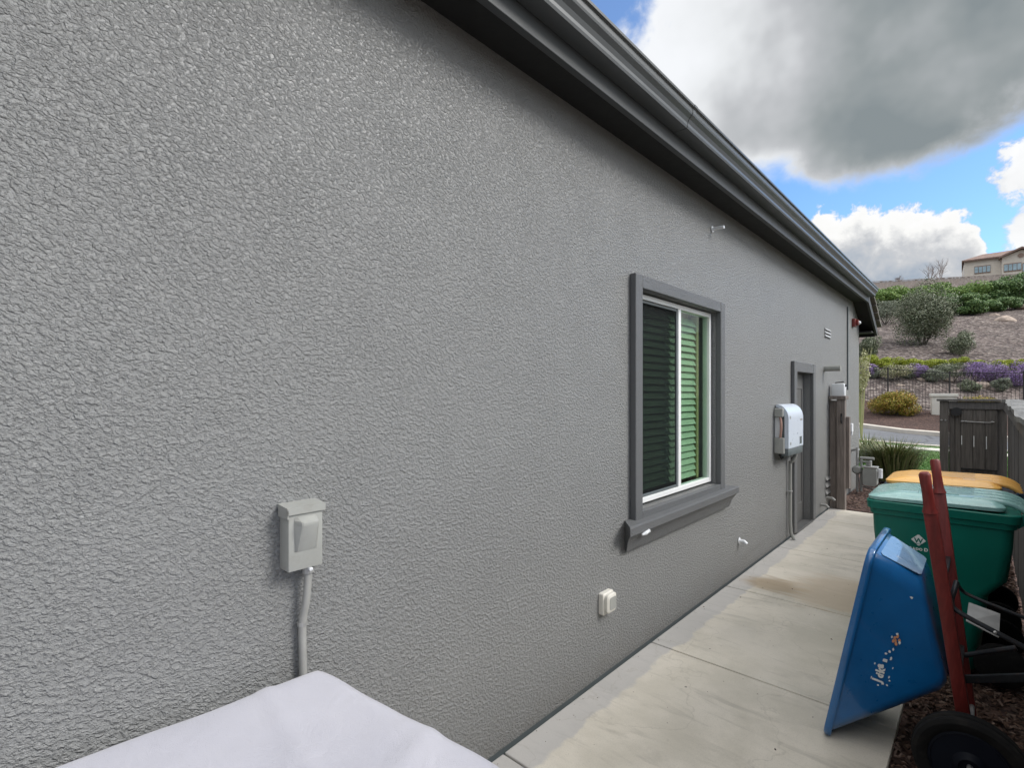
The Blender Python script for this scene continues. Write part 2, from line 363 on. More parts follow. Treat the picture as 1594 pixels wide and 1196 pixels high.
# ------------------------------------------------------------------ mesh helpers
def BM(): return bmesh.new()
def box(bm, a, b, bev=0.0, rot=None, seg=2):
    x0, y0, z0 = a; x1, y1, z1 = b
    vs = [bm.verts.new(p) for p in ((x0,y0,z0),(x1,y0,z0),(x1,y1,z0),(x0,y1,z0),(x0,y0,z1),(x1,y0,z1),(x1,y1,z1),(x0,y1,z1))]
    fs = [bm.faces.new([vs[i] for i in f]) for f in ((0,3,2,1),(4,5,6,7),(0,1,5,4),(1,2,6,5),(2,3,7,6),(3,0,4,7))]
    if rot is not None:
        c = Vector(((x0+x1)/2, (y0+y1)/2, (z0+z1)/2))
        for v in vs: v.co = rot @ (v.co-c) + c
    if bev > 0:
        es = {e for f in fs for e in f.edges}
        bmesh.ops.bevel(bm, geom=list(es), offset=bev, segments=seg, profile=.5, affect='EDGES')
def beam(bm, p, q, w, h, up=Vector((0,1,0)), bev=.003, w2=None, h2=None):
    """rectangular bar from p to q, w across 'up x dir', h along up"""
    p = Vector(p); q = Vector(q); d = (q-p).normalized(); s = d.cross(up).normalized(); u = s.cross(d)
    w2 = w if w2 is None else w2; h2 = h if h2 is None else h2
    vs = []
    for c, ww, hh in ((p, w, h), (q, w2, h2)):
        for a, b in ((-1,-1),(1,-1),(1,1),(-1,1)): vs.append(bm.verts.new(c + s*a*ww/2 + u*b*hh/2))
    fs = [bm.faces.new([vs[i] for i in f]) for f in ((3,2,1,0),(4,5,6,7),(0,1,5,4),(1,2,6,5),(2,3,7,6),(3,0,4,7))]
    if bev: bmesh.ops.bevel(bm, geom=list({e for f in fs for e in f.edges}), offset=bev, segments=2, profile=.5, affect='EDGES')
def tube(bm, pts, r, seg=12, cap=True, smooth=0):
    pts = [Vector(p) for p in pts]
    if smooth:
        for _ in range(smooth):
            q = [pts[0]]
            for a, b in zip(pts, pts[1:]): q += [a.lerp(b, .25), a.lerp(b, .75)]
            q.append(pts[-1]); pts = q
    n = len(pts); rs = r if isinstance(r, (list, tuple)) else [r]*n
    if len(rs) != n: rs = [rs[0] + (rs[-1]-rs[0])*i/(n-1) for i in range(n)]
    t0 = (pts[1]-pts[0]).normalized(); u = t0.orthogonal().normalized(); rings = []
    for i, p in enumerate(pts):
        t = ((pts[i+1]-p) if i == 0 else (p-pts[i-1]) if i == n-1 else (pts[i+1]-pts[i-1])).normalized()
        u = (u - t*u.dot(t)).normalized(); v = t.cross(u)
        rings.append([bm.verts.new(p + (u*math.cos(2*math.pi*k/seg) + v*math.sin(2*math.pi*k/seg))*rs[i]) for k in range(seg)])
    for a, b in zip(rings, rings[1:]):
        for k in range(seg): bm.faces.new((a[k], a[(k+1)%seg], b[(k+1)%seg], b[k]))
    if cap: bm.faces.new(rings[0][::-1]); bm.faces.new(rings[-1])
def loft(bm, rings, cap0=True, cap1=True):
    rs = [[bm.verts.new(p) for p in r] for r in rings]; n = len(rs[0])
    for a, b in zip(rs, rs[1:]):
        for k in range(n): bm.faces.new((a[k], a[(k+1)%n], b[(k+1)%n], b[k]))
    if cap0: bm.faces.new(rs[0][::-1])
    if cap1: bm.faces.new(rs[-1])
    return rs
def rrect(x0, x1, y0, y1, r, seg=5):
    pts = []
    for cx, cy, a0 in ((x1-r,y1-r,0),(x0+r,y1-r,90),(x0+r,y0+r,180),(x1-r,y0+r,270)):
        for i in range(seg+1):
            a = R(a0+90*i/seg); pts.append((cx+r*math.cos(a), cy+r*math.sin(a)))
    return pts
def prism(bm, poly, axis, a, b):
    """extrude polygon (2D) along axis between a and b; 2D axes are the remaining ones in xyz order"""
    def mk(p, t):
        if axis == 'y': return (p[0], t, p[1])
        if axis == 'x': return (t, p[0], p[1])
        return (p[0], p[1], t)
    loft(bm, [[mk(p, a) for p in poly], [mk(p, b) for p in poly]])
def disc_y(bm, c, r, y0, y1, seg=20):
    loft(bm, [[(c[0]+r*math.cos(2*math.pi*k/seg), y, c[2]+r*math.sin(2*math.pi*k/seg)) for k in range(seg)] for y in (y0, y1)])
def sphere(bm, c, r, sub=2, sc=(1,1,1), jit=0.0):
    res = bmesh.ops.create_icosphere(bm, subdivisions=sub, radius=r)
    sd_ = random.random()*50
    for v in res['verts']:
        k = 1 + jit*noise.noise(v.co/r*1.3 + Vector((sd_,0,0)))
        v.co = Vector((v.co.x*sc[0]*k, v.co.y*sc[1]*k, v.co.z*sc[2]*k)) + Vector(c)
def build(name, bm, mat, parent=None, smooth=None, norm=True):
    """link a bmesh made in world coordinates as one object (local to its root's base)"""
    if norm: bmesh.ops.recalc_face_normals(bm, faces=bm.faces)
    me = bpy.data.meshes.new(name)
    off = Vector((0,0,0)); r = parent
    while r is not None: off += r.location; r = r.parent
    if off.length > 0:
        for v in bm.verts: v.co -= off
    bm.to_mesh(me); bm.free()
    me.materials.append(M[mat] if isinstance(mat, str) else mat)
    if smooth is not None:
        for p in me.polygons: p.use_smooth = True
        if smooth < 180:
            me.set_sharp_from_angle(angle=R(smooth))
    o = bpy.data.objects.new(name, me); COL.objects.link(o); o.parent = parent
    return o
def tag(o, label=None, cat=None, group=None, kind=None):
    for k, v in (('label', label), ('category', cat), ('group', group), ('kind', kind)):
        if v: o[k] = v
    return o
def thing(name, base, label, cat, group=None):
    o = bpy.data.objects.new(name, None); COL.objects.link(o); o.location = base; o.empty_display_size = .2
    return tag(o, label, cat, group)
def text_bm(s, size, mat4, ext=.0008, align='LEFT', bold=0.0, sx=1.0):
    cu = bpy.data.curves.new('t', 'FONT'); cu.body = s; cu.size = size; cu.extrude = ext; cu.align_x = align; cu.offset = bold
    o = bpy.data.objects.new('t', cu); COL.objects.link(o)
    dg = bpy.context.evaluated_depsgraph_get(); me = bpy.data.meshes.new_from_object(o.evaluated_get(dg))
    bm = BM(); bm.from_mesh(me)
    for v in bm.verts: v.co = mat4 @ Vector((v.co.x*sx, v.co.y, v.co.z))
    bpy.data.objects.remove(o); bpy.data.curves.remove(cu); bpy.data.meshes.remove(me)
    return bm
# geometry of the view, used only to read real positions off the photograph
SN, CS = math.sin(TH), math.cos(TH)
def at(px, py, s):                    # point at depth s
    l = (px-797)/800*s
    return Vector((CX - SN*s + CS*l, CY + CS*s + SN*l, CZ + (612-py)/800*s))
def SL(s, l, z=0): return Vector((CX - SN*s + CS*l, CY + CS*s + SN*l, z))
def depth_x(px, x): return (x-CX)/(-SN + (px-797)/800*CS)
def onx(px, py, x=0.0): return at(px, py, depth_x(px, x))
def ony(px, py, y):
    u = (px-797)/800; return at(px, py, (y-CY)/(CS+u*SN))
def onz(px, py, z=0.0): return at(px, py, (CZ-z)*800/(py-612))

# ================================================================== SETTING
# terrain: s = distance along the view axis, l = to its right; q = across the street, p = along it
def hz(s, l):
    q = .5*s + .86*l; p = .86*s - .5*l
    z = .09*max(0.0, min(p-9.0, 4)) * max(0, min(1, (q-17)/4))
    if q > 23.6: z += .62*min(1, (q-23.6)/4.4)
    r = .8565*s + .3*q
    k = r-29.5
    if k > 0: z += .27*min(k, 59)
    if k > 59: z += .015*min(k-59, 60)
    return z
bm = BM()
nu, nv = 150, 120
grid = {}
for i in range(nu+1):
    s = -30 + 190*(i/nu) if i < nu*0.98 else -30+190*(i/nu)**1 + (i-nu*.98)*60
    for j in range(nv+1):
        l = -120 + 300*(j/nv)
        z = hz(s, l)
        q = .5*s+.86*l
        if q < 28: z -= .06
        if z > .5 and q > 30: z += .35*noise.noise(Vector((s*.15, l*.15, 0)))*min(1, (q-30)/6)
        grid[i, j] = bm.verts.new(SL(s, l, z))
for i in range(nu):
    for j in range(nv): bm.faces.new((grid[i,j], grid[i,j+1], grid[i+1,j+1], grid[i+1,j]))
tag(build('hill', bm, 'hillmulch', smooth=180), kind='structure')
bm = BM(); box(bm, (-1500,-1500,-.7), (1500,1500,-.5)); tag(build('ground', bm, 'ground'), kind='structure')

def ribbon(name, mat, q0, q1, p0, p1, dz, n=60):
    bm = BM(); rows = []
    for i in range(n+1):
        p = p0 + (p1-p0)*i/n; row = []
        for q in (q0, (q0+q1)/2, q1):
            # invert q=.5s+.86l, p=.86s-.5l
            det = .5*-.5 - .86*.86; s = (q*-.5 - .86*p)/det; l = (.5*p - .86*q)/det
            row.append(bm.verts.new(SL(s, l, hz(s, l if True else 0)+dz)))
        rows.append(row)
    for a, b in zip(rows, rows[1:]):
        for k in range(2): bm.faces.new((a[k], a[k+1], b[k+1], b[k]))
    bmesh.ops.recalc_face_normals(bm, faces=bm.faces)
    ext = bmesh.ops.extrude_face_region(bm, geom=bm.faces[:])
    for v in ext['geom']:
        if isinstance(v, bmesh.types.BMVert): v.co.z -= .25
    return tag(build(name, bm, mat), kind='structure')
ribbon('road', 'asphalt', 18.75, 23.5, -40, 90, .0)
ribbon('kerb', 'kerb', 23.45, 23.75, -40, 90, .15)
ribbon('kerb_near', 'kerb', 18.5, 18.78, -40, 90, .10)
ribbon('verge', 'lawn', 17.75, 18.5, -40, 90, .07)
ribbon('pavement', 'walk', 17.05, 17.75, -40, 90, .09)
ribbon('lawn', 'lawn', 11.9, 17.05, -2, 60, .06)
ribbon('bank', 'mulch', 23.75, 28.1, -40, 90, .10)
# driveway corner seen past the house corner
bm = BM()
pts = [onz(1325,689,.11), onz(1378,692,.11), onz(1384,704,.11), onz(1325,722,.11)]
loft(bm, [[p - Vector((0,0,.2)) for p in pts], pts]); tag(build('driveway', bm, 'walk'), kind='structure')

# side yard: concrete walk slabs with real joints
PW = 1.335
ys = [-3.2, -1.2, .25, 1.73, 3.17, 4.53, 6.07, 7.74, 8.62]
bm = BM()
for a, b in zip(ys, ys[1:]): box(bm, (.012, a+.005, -.10), (PW, b-.005, 0), .006)
tag(build('path', bm, 'slab'), kind='structure')
bm = BM(); box(bm, (-.2,-3.5,-.45), (2.6,8.7,-.035)); tag(build('soil', bm, 'mulch'), kind='structure')
bm = BM(); box(bm, (-7,8.72,-.45), (5,13.6,-.01)); tag(build('soil_bed', bm, 'mulch'), kind='structure')
def chips(name, label, areas, n, sz):
    bm = BM()
    for _ in range(n):
        x0, x1, y0, y1, z = random.choice(areas)
        c = Vector((random.uniform(x0,x1), random.uniform(y0,y1), z+random.uniform(0,.02)))
        L = random.uniform(.4,1)*sz; wd = L*random.uniform(.2,.5)
        rot = Matrix.Rotation(random.uniform(0,6.28),3,'Z') @ Matrix.Rotation(random.uniform(-.6,.6),3,'X') @ Matrix.Rotation(random.uniform(-.5,.5),3,'Y')
        vs = [bm.verts.new(c + rot @ Vector(p)) for p in ((-L/2,-wd/2,0),(L/2,-wd*.3,0),(L*.4,wd/2,.003),(-L*.4,wd*.4,.004))]
        t = bm.verts.new(c + rot @ Vector((0,0,.009)))
        for k in range(4): bm.faces.new((vs[k], vs[(k+1)%4], t))
    return tag(build(name, bm, 'mulchchip'), label, 'mulch', kind='stuff')
chips('bark_mulch', 'loose dark bark chips beside the concrete walk along the fence and by the gas meter',
      [(PW+.01,1.86,1.2,8.6,-.03)]*3 + [(.05,2.0,8.75,12.5,-.002)], 11000, .05)

bm = BM()
for _ in range(240):
    near = random.random() < .6
    x_ = random.uniform(.015,.05)+abs(random.gauss(0,.05)) if near else random.uniform(.1,PW-.02)
    y_ = random.uniform(1.5,8.5); L = random.uniform(.0015,.005) if random.random() < .96 else random.uniform(.007,.011)
    a_ = random.uniform(0,6.28); u_ = Vector((math.cos(a_),math.sin(a_),0))*L; v_ = Vector((-u_.y,u_.x,0))*.5
    p_ = Vector((x_,y_,.001)); t__ = bm.verts.new(p_+Vector((0,0,L*.5)))
    q_ = [bm.verts.new(p_+k_) for k_ in (-u_,-v_,u_,v_)]
    for k_ in range(4): bm.faces.new((q_[k_], q_[(k_+1)%4], t__))
tag(build('grit', bm, 'mulchchip'), 'loose grit and tiny bark bits scattered on the concrete walk', 'grit', kind='stuff')

# ================================================================== HOUSE
house = thing('house', (0,4,0), 'grey stucco house side wall with dark eave gutter running along the concrete walk', 'house')
YE = 11.07; ZT = 3.235                # far corner, soffit height
# openings (y0,y1,z0,z1)
TX = .045
tL, tR = onx(990,424,TX), onx(1129,469,TX)
ty0, ty1 = tL.y, tR.y; tz1 = tL.z
tz0 = onx(990, 812, TX).z
iw0, iw1 = onx(1001,448,TX), onx(1122.5,486,TX)
wy0, wy1, wz1 = iw0.y, iw1.y, iw0.z
wz0 = onx(1001, 797, TX).z
dL, dR = onx(1237,562,.04), onx(1270,570,.04)
dy0, dy1, dz1 = dL.y, dR.y, dL.z
print('window', ty0, ty1, tz0, tz1, 'opening', wy0, wy1, wz0, wz1, 'door', dy0, dy1, dz1)
holes = [(wy0, wy1, wz0, wz1), (dy0+.12, dy1-.12, .02, dz1-.12)]
def holed_wall(bm, x, ylim, zlim, holes, depth):
    Y = sorted({ylim[0], ylim[1], *[h[0] for h in holes], *[h[1] for h in holes]})
    Z = sorted({zlim[0], zlim[1], *[h[2] for h in holes], *[h[3] for h in holes]})
    vd = {}
    def V(x_, y, z):
        k = (round(x_,5), round(y,5), round(z,5))
        if k not in vd: vd[k] = bm.verts.new(k)
        return vd[k]
    for a, b in zip(Y, Y[1:]):
        for c, d in zip(Z, Z[1:]):
            m = ((a+b)/2, (c+d)/2)
            if any(h[0] < m[0] < h[1] and h[2] < m[1] < h[3] for h in holes): continue
            bm.faces.new((V(x,a,c), V(x,b,c), V(x,b,d), V(x,a,d)))
    for h in holes:
        c = [(h[0],h[2]),(h[1],h[2]),(h[1],h[3]),(h[0],h[3])]
        for (a, b), (c_, d) in zip(c, c[1:]+c[:1]):
            v = [bm.verts.new(p) for p in ((x,a,b),(x-depth,a,b),(x-depth,c_,d),(x,c_,d))]; bm.faces.new(v)
bm = BM()
holed_wall(bm, 0, (-4, YE), (.012, ZT), holes, .14)
for q in (((0,YE,.012),(-8,YE,.012),(-8,YE,ZT),(0,YE,ZT)), ((0,-4,.012),(-8,-4,.012),(-8,-4,ZT),(0,-4,ZT)), ((0,-4,.012),(0,YE,.012),(-.03,YE,.012),(-.03,-4,.012))):
    bm.faces.new([bm.verts.new(p) for p in q])
build('wall', bm, 'stucco', house)
# interior behind the openings
bm = BM()
box(bm, (-1.2, wy0-.3, wz0-.3), (-.5, wy1+.6, wz1+.3)); build('interior_wall', bm, 'interior', house)
# weep screed under the stucco and dark footing
bm = BM(); box(bm, (-.05,-4,-.1), (-.004,YE-.01,.010)); build('footing', bm, 'dkgrey', house)
# soffit / fascia
FX = .225; YG = 10.50
bm = BM()
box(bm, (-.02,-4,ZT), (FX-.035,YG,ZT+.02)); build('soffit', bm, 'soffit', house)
bm = BM(); box(bm, (FX-.035,-4,3.205), (FX,YG,3.43), .003); build('fascia', bm, 'fascia', house)
# K style gutter, hollow
gp = [(.0,.0),(.085,.0),(.090,.012),(.090,.030),(.100,.050),(.118,.070),(.122,.080),(.122,.108),(.134,.112),(.134,.126),(.126,.126),(.126,.118),(.114,.116),(.112,.084),(.092,.056),(.082,.034),(.080,.008),(.004,.008),(.004,.12),(.0,.12)]
def gutter_part(y0, y1, nm='gutter', dx=0.0, sc=1.0):
    bm = BM(); prism(bm, [(FX+.002+dx+p[0]*sc, 3.296-dx+p[1]*sc) for p in gp], 'y', y0, y1); return build(nm, bm, 'gutter', house)
gt = gutter_part(-4, YG)
yj = onx(1083, 190, FX+.13).y
bm = BM(); prism(bm, [(FX+.003+p[0]*1.012, 3.294+p[1]*1.012) for p in gp], 'y', yj-.03, yj+.012); build('gutter_joint', bm, 'gutter', gt)
bm = BM(); prism(bm, [(FX+.002+p[0], 3.296+p[1]) for p in gp[:10]]+[(FX+.002,3.42)], 'y', YG, YG+.004); build('gutter_end_cap', bm, 'gutter', gt)
# roof : tiles lapping, main slope rising to -x, front slope falling to +y beyond YG
bm = BM()
pit = .42
for k in range(16):
    x1 = FX+.05 - k*.33; z = 3.425 + k*.33*pit
    box(bm, (x1-.36, -4.05, z+.0), (x1, YG+.04, z+.028), .004, rot=Matrix.Rotation(math.atan(pit)*.9, 3, 'Y'))
build('roof', bm, 'tile', house)
bm = BM()
rz0, rz1 = 3.26, 2.735; ry0, ry1 = YG-.02, 11.46
sl = (rz1-rz0)/(ry1-ry0)
# rake board and sloped soffit
pol = [(ry0, rz0-.045), (ry1, rz1-.02), (ry1, rz1+.11), (ry0, rz0+.09)]
prism(bm, pol, 'x', FX-.035, FX); rk = build('rake_board', bm, 'fascia', house)
bm = BM()
pol = [(ry0, rz0-.02), (ry1-.01, rz1+.005), (ry1-.01, rz1+.03), (ry0, rz0+.01)]
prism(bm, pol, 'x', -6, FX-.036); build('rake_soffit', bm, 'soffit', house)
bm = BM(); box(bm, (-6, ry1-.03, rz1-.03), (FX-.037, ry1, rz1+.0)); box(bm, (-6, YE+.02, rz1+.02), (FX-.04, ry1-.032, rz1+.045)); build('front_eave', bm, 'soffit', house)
bm = BM()
for k in range(5):
    ya = ry0 + .02 + k*.205; za = rz0 + .115 + (ya-ry0)*sl
    box(bm, (-6, ya-.02, za), (FX+.055, ya+.25, za+.032), .005, rot=Matrix.Rotation(math.atan(sl)*.75, 3, 'X'))
build('front_roof', bm, 'tile', house)
bm = BM(); tube(bm, [(-3,ry1+.05,rz1+.045),(FX-.03,ry1+.05,rz1+.045)], .055, 16)
bmesh.ops.delete(bm, geom=[f for f in bm.faces if len(f.verts) > 4], context='FACES_ONLY'); build('front_gutter', bm, 'black', house)
# gable infill above the main soffit end
bm = BM(); bm.faces.new([bm.verts.new(p) for p in ((FX-.01,YG-.01,3.25),(-5,YG-.01,3.25),(-5,YG-.01,5.4),(FX-.01,YG-.01,3.45))]); build('gable', bm, 'soffit', house)

# window (part) with trim as its mesh, then sub-parts
bm = BM()
box(bm, (.001, ty0, tz0), (TX, wy0, tz1), .006); box(bm, (.001, wy1, tz0), (TX, ty1, tz1), .006)
box(bm, (.001, wy0+.0005, wz1), (TX-.0015, wy1-.0005, tz1-.001), .004); box(bm, (.001, wy0+.0005, tz0), (TX-.0015, wy1-.0005, wz0), .004)
win = build('window', bm, 'trim', house)
# sill with moulded profile
sy0, sy1 = ty0-.15, ty1+.19
prof = [(.001,-.175),(.030,-.175),(.040,-.15),(.050,-.11),(.075,-.07),(.092,-.058),(.092,-.012),(.086,-.002),(.001,.010)]
bm = BM()
zs = tz0-.001
rings = []
for y, k in ((sy0+.02,-1),(sy1-.02,1)):
    rings.append([(p[0], y + (k*(p[0]-.07)*1.0), zs+p[1]) for p in prof])
loft(bm, rings); build('window_sill', bm, 'trim', win, smooth=25)
VX = -.035
wyf0, wyf1, wzf0, wzf1 = wy0+.008, wy1-.02, wz0+.02, wz1-.01
def frame(bm, x0, x1, y0, y1, z0, z1, w, bev=.003):
    box(bm, (x0,y0,z0), (x1,y0+w,z1), bev); box(bm, (x0,y1-w,z0), (x1,y1,z1), bev)
    box(bm, (x0+.0007,y0+w-.001,z1-w), (x1-.0007,y1-w+.001,z1-.0005), bev); box(bm, (x0+.0007,y0+w-.001,z0+.0005), (x1-.0007,y1-w+.001,z0+w), bev)
bm = BM(); frame(bm, VX-.055, VX+.005, wyf0, wyf1, wzf0, wzf1, .035)
ymid = onx(1058, 600, VX).y
box(bm, (VX-.03, ymid-.022, wzf0+.03), (VX+.002, ymid+.022, wzf1-.03), .003)
build('window_frame', bm, 'vinyl', win)
bm = BM(); box(bm, (VX-.042, wyf0+.033, wzf0+.033), (VX-.036, ymid, wzf1-.033)); build('pane', bm, 'pane', win)
bm = BM(); box(bm, (VX-.020, ymid, wzf0+.033), (VX-.014, wyf1-.033, wzf1-.033)); build('pane', bm, 'pane', win)
# insect screen on the left half
ms = bpy.data.materials.new('screen mesh'); ms.use_nodes = True; t = NT(ms.node_tree); t.n.clear()
o_ = t.node('ShaderNodeOutputMaterial'); tr = t.node('ShaderNodeBsdfTransparent'); tr.inputs[0].default_value = (.7,.7,.7,1)
df = t.node('ShaderNodeBsdfDiffuse'); df.inputs[0].default_value = (.03,.033,.036,1); mx = t.node('ShaderNodeMixShader'); mx.inputs[0].default_value = .30
t.link(tr.outputs[0], mx.inputs[1]); t.link(df.outputs[0], mx.inputs[2]); t.link(mx.outputs[0], o_.inputs[0]); M['screen'] = ms
bm = BM(); box(bm, (VX-.014, wyf0+.045, wzf0+.05), (VX-.012, ymid-.034, wzf1-.05)); build('screen', bm, 'screen', win)
bm = BM(); frame(bm, VX-.018, VX-.006, wyf0+.036, ymid-.023, wzf0+.037, wzf1-.037, .018, .002); build('screen_frame', bm, 'dkgrey', win)
# tilted green slats inside
bm = BM(); nsl = 24
for side in ((wyf0+.05, ymid-.01), (ymid+.01, wyf1-.11)):
    for k in range(nsl):
        z = wzf0+.06 + (wzf1-wzf0-.12)*(k+.5)/nsl
        box(bm, (-.165, side[0], z-.0025), (-.095, side[1], z+.0025), .001, rot=Matrix.Rotation(R(63)+random.uniform(-.04,.04), 3, 'Y'), seg=1)
build('blind', bm, 'slat', win)
# shutter stile and inner jamb beside the slats
bm = BM(); box(bm, (-.16, wyf1-.105, wzf0+.03), (-.11, wyf1-.06, wzf1-.03), .003); build('blind_stile', bm, 'interior', win)
p = onx(1005, 832, .093)
bm = BM(); tube(bm, [p+Vector((-.01,-.03,.0)), p+Vector((.0,.0,.006)), p+Vector((.0,.035,.012))], [.007,.013,.009], 8); sphere(bm, p+Vector((0,.04,.012)), .014, 1)
tag(build('wall_hook', bm, 'white'), 'small white plastic clip lying on the near end of the window sill', 'clip')

# door: recessed in a wide surround
bm = BM()
box(bm, (.001, dy0, .03), (.04, dy0+.12, dz1), .005); box(bm, (.001, dy1-.12, .03), (.04, dy1, dz1), .005)
box(bm, (.001, dy0+.12, dz1-.12), (.0385, dy1-.12, dz1-.001), .004)
door = build('door', bm, 'trim', house)
bm = BM(); box(bm, (-.12, dy0+.12, .03), (-.075, dy1-.12, dz1-.12), .002)
for a, b in ((.25,.95),(1.08,1.75)):
    frame(bm, -.077, -.066, dy0+.22, dy1-.22, a, b, .03, .004)
build('door_panel', bm, 'doorpaint', door)
bm = BM(); box(bm, (-.08, dy0+.12, .0), (.03, dy1-.12, .028), .004); build('threshold', bm, 'doorpaint', door)
bm = BM(); y = dy0+.2; tube(bm, [(-.07,y,1.0),(-.02,y,1.0)], .012, 10); sphere(bm, (-.005,y,1.0), .03, 2); build('door_handle', bm, 'galv', door)

# louvred vents moulded in the wall
def louvre(px, py, py2, n, label):
    a = onx(px-4.5, py, 0); b = onx(px+4.5, py2, 0)
    bm = BM(); hgt = a.z-b.z
    box(bm, (.0015, a.y, b.z), (.006, b.y, a.z), .002)
    v = build('wall_vent', bm, 'stucco', house)
    bm = BM(); bk = BM()
    for k in range(n):
        z1 = a.z - hgt*(k+.15)/n; z0 = a.z - hgt*(k+.85)/n
        prism(bm, [(.0065,z1),(.0065,(z0+z1)/2+.004),(.020,(z0+z1)/2-.004),(.022,(z0+z1)/2)], 'y', a.y+.02, b.y-.02)
        box(bk, (.0063, a.y+.02, z0), (.0085, b.y-.02, (z0+z1)/2))
    build('louvre', bm, 'white' if label else 'stucco', v); build('vent_slot', bk, 'black', v)
louvre(1287.5, 510, 529, 3, True)
louvre(1288.5, 743, 770, 3, False)
# small stub pipes through the wall
def stub(px, py, L, r, drop=.0, mat='conduit'):
    p = onx(px, py, 0); bm = BM()
    tube(bm, [p, p+Vector((L*.7,0,0)), p+Vector((L,0,-drop))], r, 12)
    disc = [(p.x+.004, p.y+math.cos(a)*r*1.9, p.z+math.sin(a)*r*1.9) for a in [k*math.pi/8 for k in range(16)]]
    loft(bm, [disc, [(q[0]+.004, q[1], q[2]) for q in disc]])
    return build('pipe_stub', bm, mat, house)
stub(1108, 357, .10, .013, .002, 'white')
stub(1150, 842, .07, .016, .02, 'white')
stub(1277, 786, .10, .018, .03); stub(1287, 775, .10, .018, .03)
p = onx(1283, 574, 0)
bm = BM(); tube(bm, [p, p+Vector((.20,.0,.0))], .040, 16); build('pipe_stub', bm, 'boxgrey', house)
# thin expansion channel up the wall near the corner
p = onx(1318.5, 600, 0)
bm = BM(); box(bm, (.001,p.y-.02,1.72), (.02,p.y+.02,onx(1318.5,478,0).z), .003); tag(build('conduit_riser', bm, 'dkgrey'), 'thin dark vertical conduit strip on the wall above the gate post', 'conduit')

# ================================================================== THINGS ON THE WALL
# grey weatherproof power box
a, b = onx(436,797,.10), onx(503,889,.10)
BD = .066
a = Vector((0, onx(449,800,BD).y, 0)); b = Vector((0, onx(502.5,800,BD).y, 0))
z1 = onx(449,796,BD).z; z0 = onx(449,893,BD).z; hh = z1-z0
bxy0, bxy1 = a.y, b.y
t_ = thing('power_box', (0,(bxy0+bxy1)/2,z0), 'grey weatherproof metal power box with a bulging lid panel above the fabric covered furniture', 'electrical box')
bm = BM(); box(bm, (.001,bxy0,z0), (BD,bxy1,z1), .004); build('body', bm, 'boxgrey', t_, 30)
bm = BM(); 
hx = BD+.007
prism(bm, [(.0,z1+.014),(hx,z1+.008),(hx,z1-.014),(BD+.0015,z1-.014),(BD+.0015,z1+.002),(.0,z1+.002)], 'y', bxy0-.006, bxy1+.006)
box(bm, (.005,bxy0-.006,z1-.026), (hx,bxy0-.002,z1+.003), .001); build('hood', bm, 'boxgrey', t_)
w_ = bxy1-bxy0
bm = BM(); c0, c1 = bxy0+w_*.15, bxy0+w_*.83
prof = lambda k: [(BD+.0005, z1-.12*hh), (BD+.030*k, z1-.19*hh), (BD+.032*k, z1-.25*hh), (BD+.0005, z1-.70*hh)]
rings = [[(p[0], y, p[1]) for p in prof(k)] for y, k in ((c0,.0001),(c0+.014,1),(c1-.010,1),(c1,.0001))]
loft(bm, rings); bmesh.ops.bevel(bm, geom=[e for e in bm.edges], offset=.002, segments=2, affect='EDGES'); build('lid_panel', bm, 'boxgrey', t_, 35)
bm = BM(); tube(bm, [(.05,bxy0+w_*.62,z0-.004),(BD+.006,bxy0+w_*.62,z0-.004)], .005, 8); sphere(bm, (BD+.003,bxy0+w_*.64,z0-.004), .006, 1); build('latch', bm, 'white', t_)
# conduit running down
yb = onx(482,900,.05).y
bm = BM(); pts = [(.040,yb,z0+.002),(.040,yb,z0-.03),(.036,yb-.004,z0-.12),(.022,yb-.012,z0-.18),(.020,yb-.008,z0-.30),(.020,yb,.02)]
tube(bm, pts, .0125, 14, smooth=2)
cd = tag(build('conduit', bm, 'conduit', smooth=60), 'flexible grey conduit dropping from the grey power box behind the covered furniture', 'conduit')
bm = BM(); zc = onx(478,968,.02).z
tube(bm, [(.020,yb-.010,zc-.006),(.020,yb-.010,zc+.006)], .0165, 14); build('strap', bm, 'galv', cd)
bm = BM(); tube(bm, [(.040,yb,z0-.022),(.040,yb,z0+.001)], .018, 14); build('connector', bm, 'galv', cd)

# white wall outlet low on the wall
y0, z1 = onx(941,927,.04).y, onx(941,927,.04).z; y1 = onx(957,927,.04).y; z0 = onx(941,961,.04).z
t_ = thing('wall_outlet', (0,(y0+y1)/2,z0), 'small white weatherproof outlet cover low on the stucco below the window', 'outlet')
def yz_rr(x, y0, y1, z0, z1, r): return [(x, p[0], p[1]) for p in rrect(y0, y1, z0, z1, r)]
bm = BM(); loft(bm, [yz_rr(.001,y0,y1,z0,z1,.012), yz_rr(.028,y0,y1,z0,z1,.012), yz_rr(.031,y0+.003,y1-.003,z0+.003,z1-.003,.012)]); build('back_box', bm, 'utility', t_, 40)
bm = BM(); loft(bm, [yz_rr(.0315,y0+.012,y1-.002,z0+.012,z1-.006,.02), yz_rr(.05,y0+.012,y1-.002,z0+.012,z1-.006,.02), yz_rr(.056,y0+.02,y1-.01,z0+.02,z1-.014,.018)]); cv = build('cover', bm, 'utility', t_, 40)
bm = BM(); loft(bm, [yz_rr(.0562,y0+.032,y1-.014,z0+.03,z1-.024,.012), yz_rr(.0585,y0+.032,y1-.014,z0+.03,z1-.024,.012)]); build('cover_window', bm, 'boxgrey', cv)

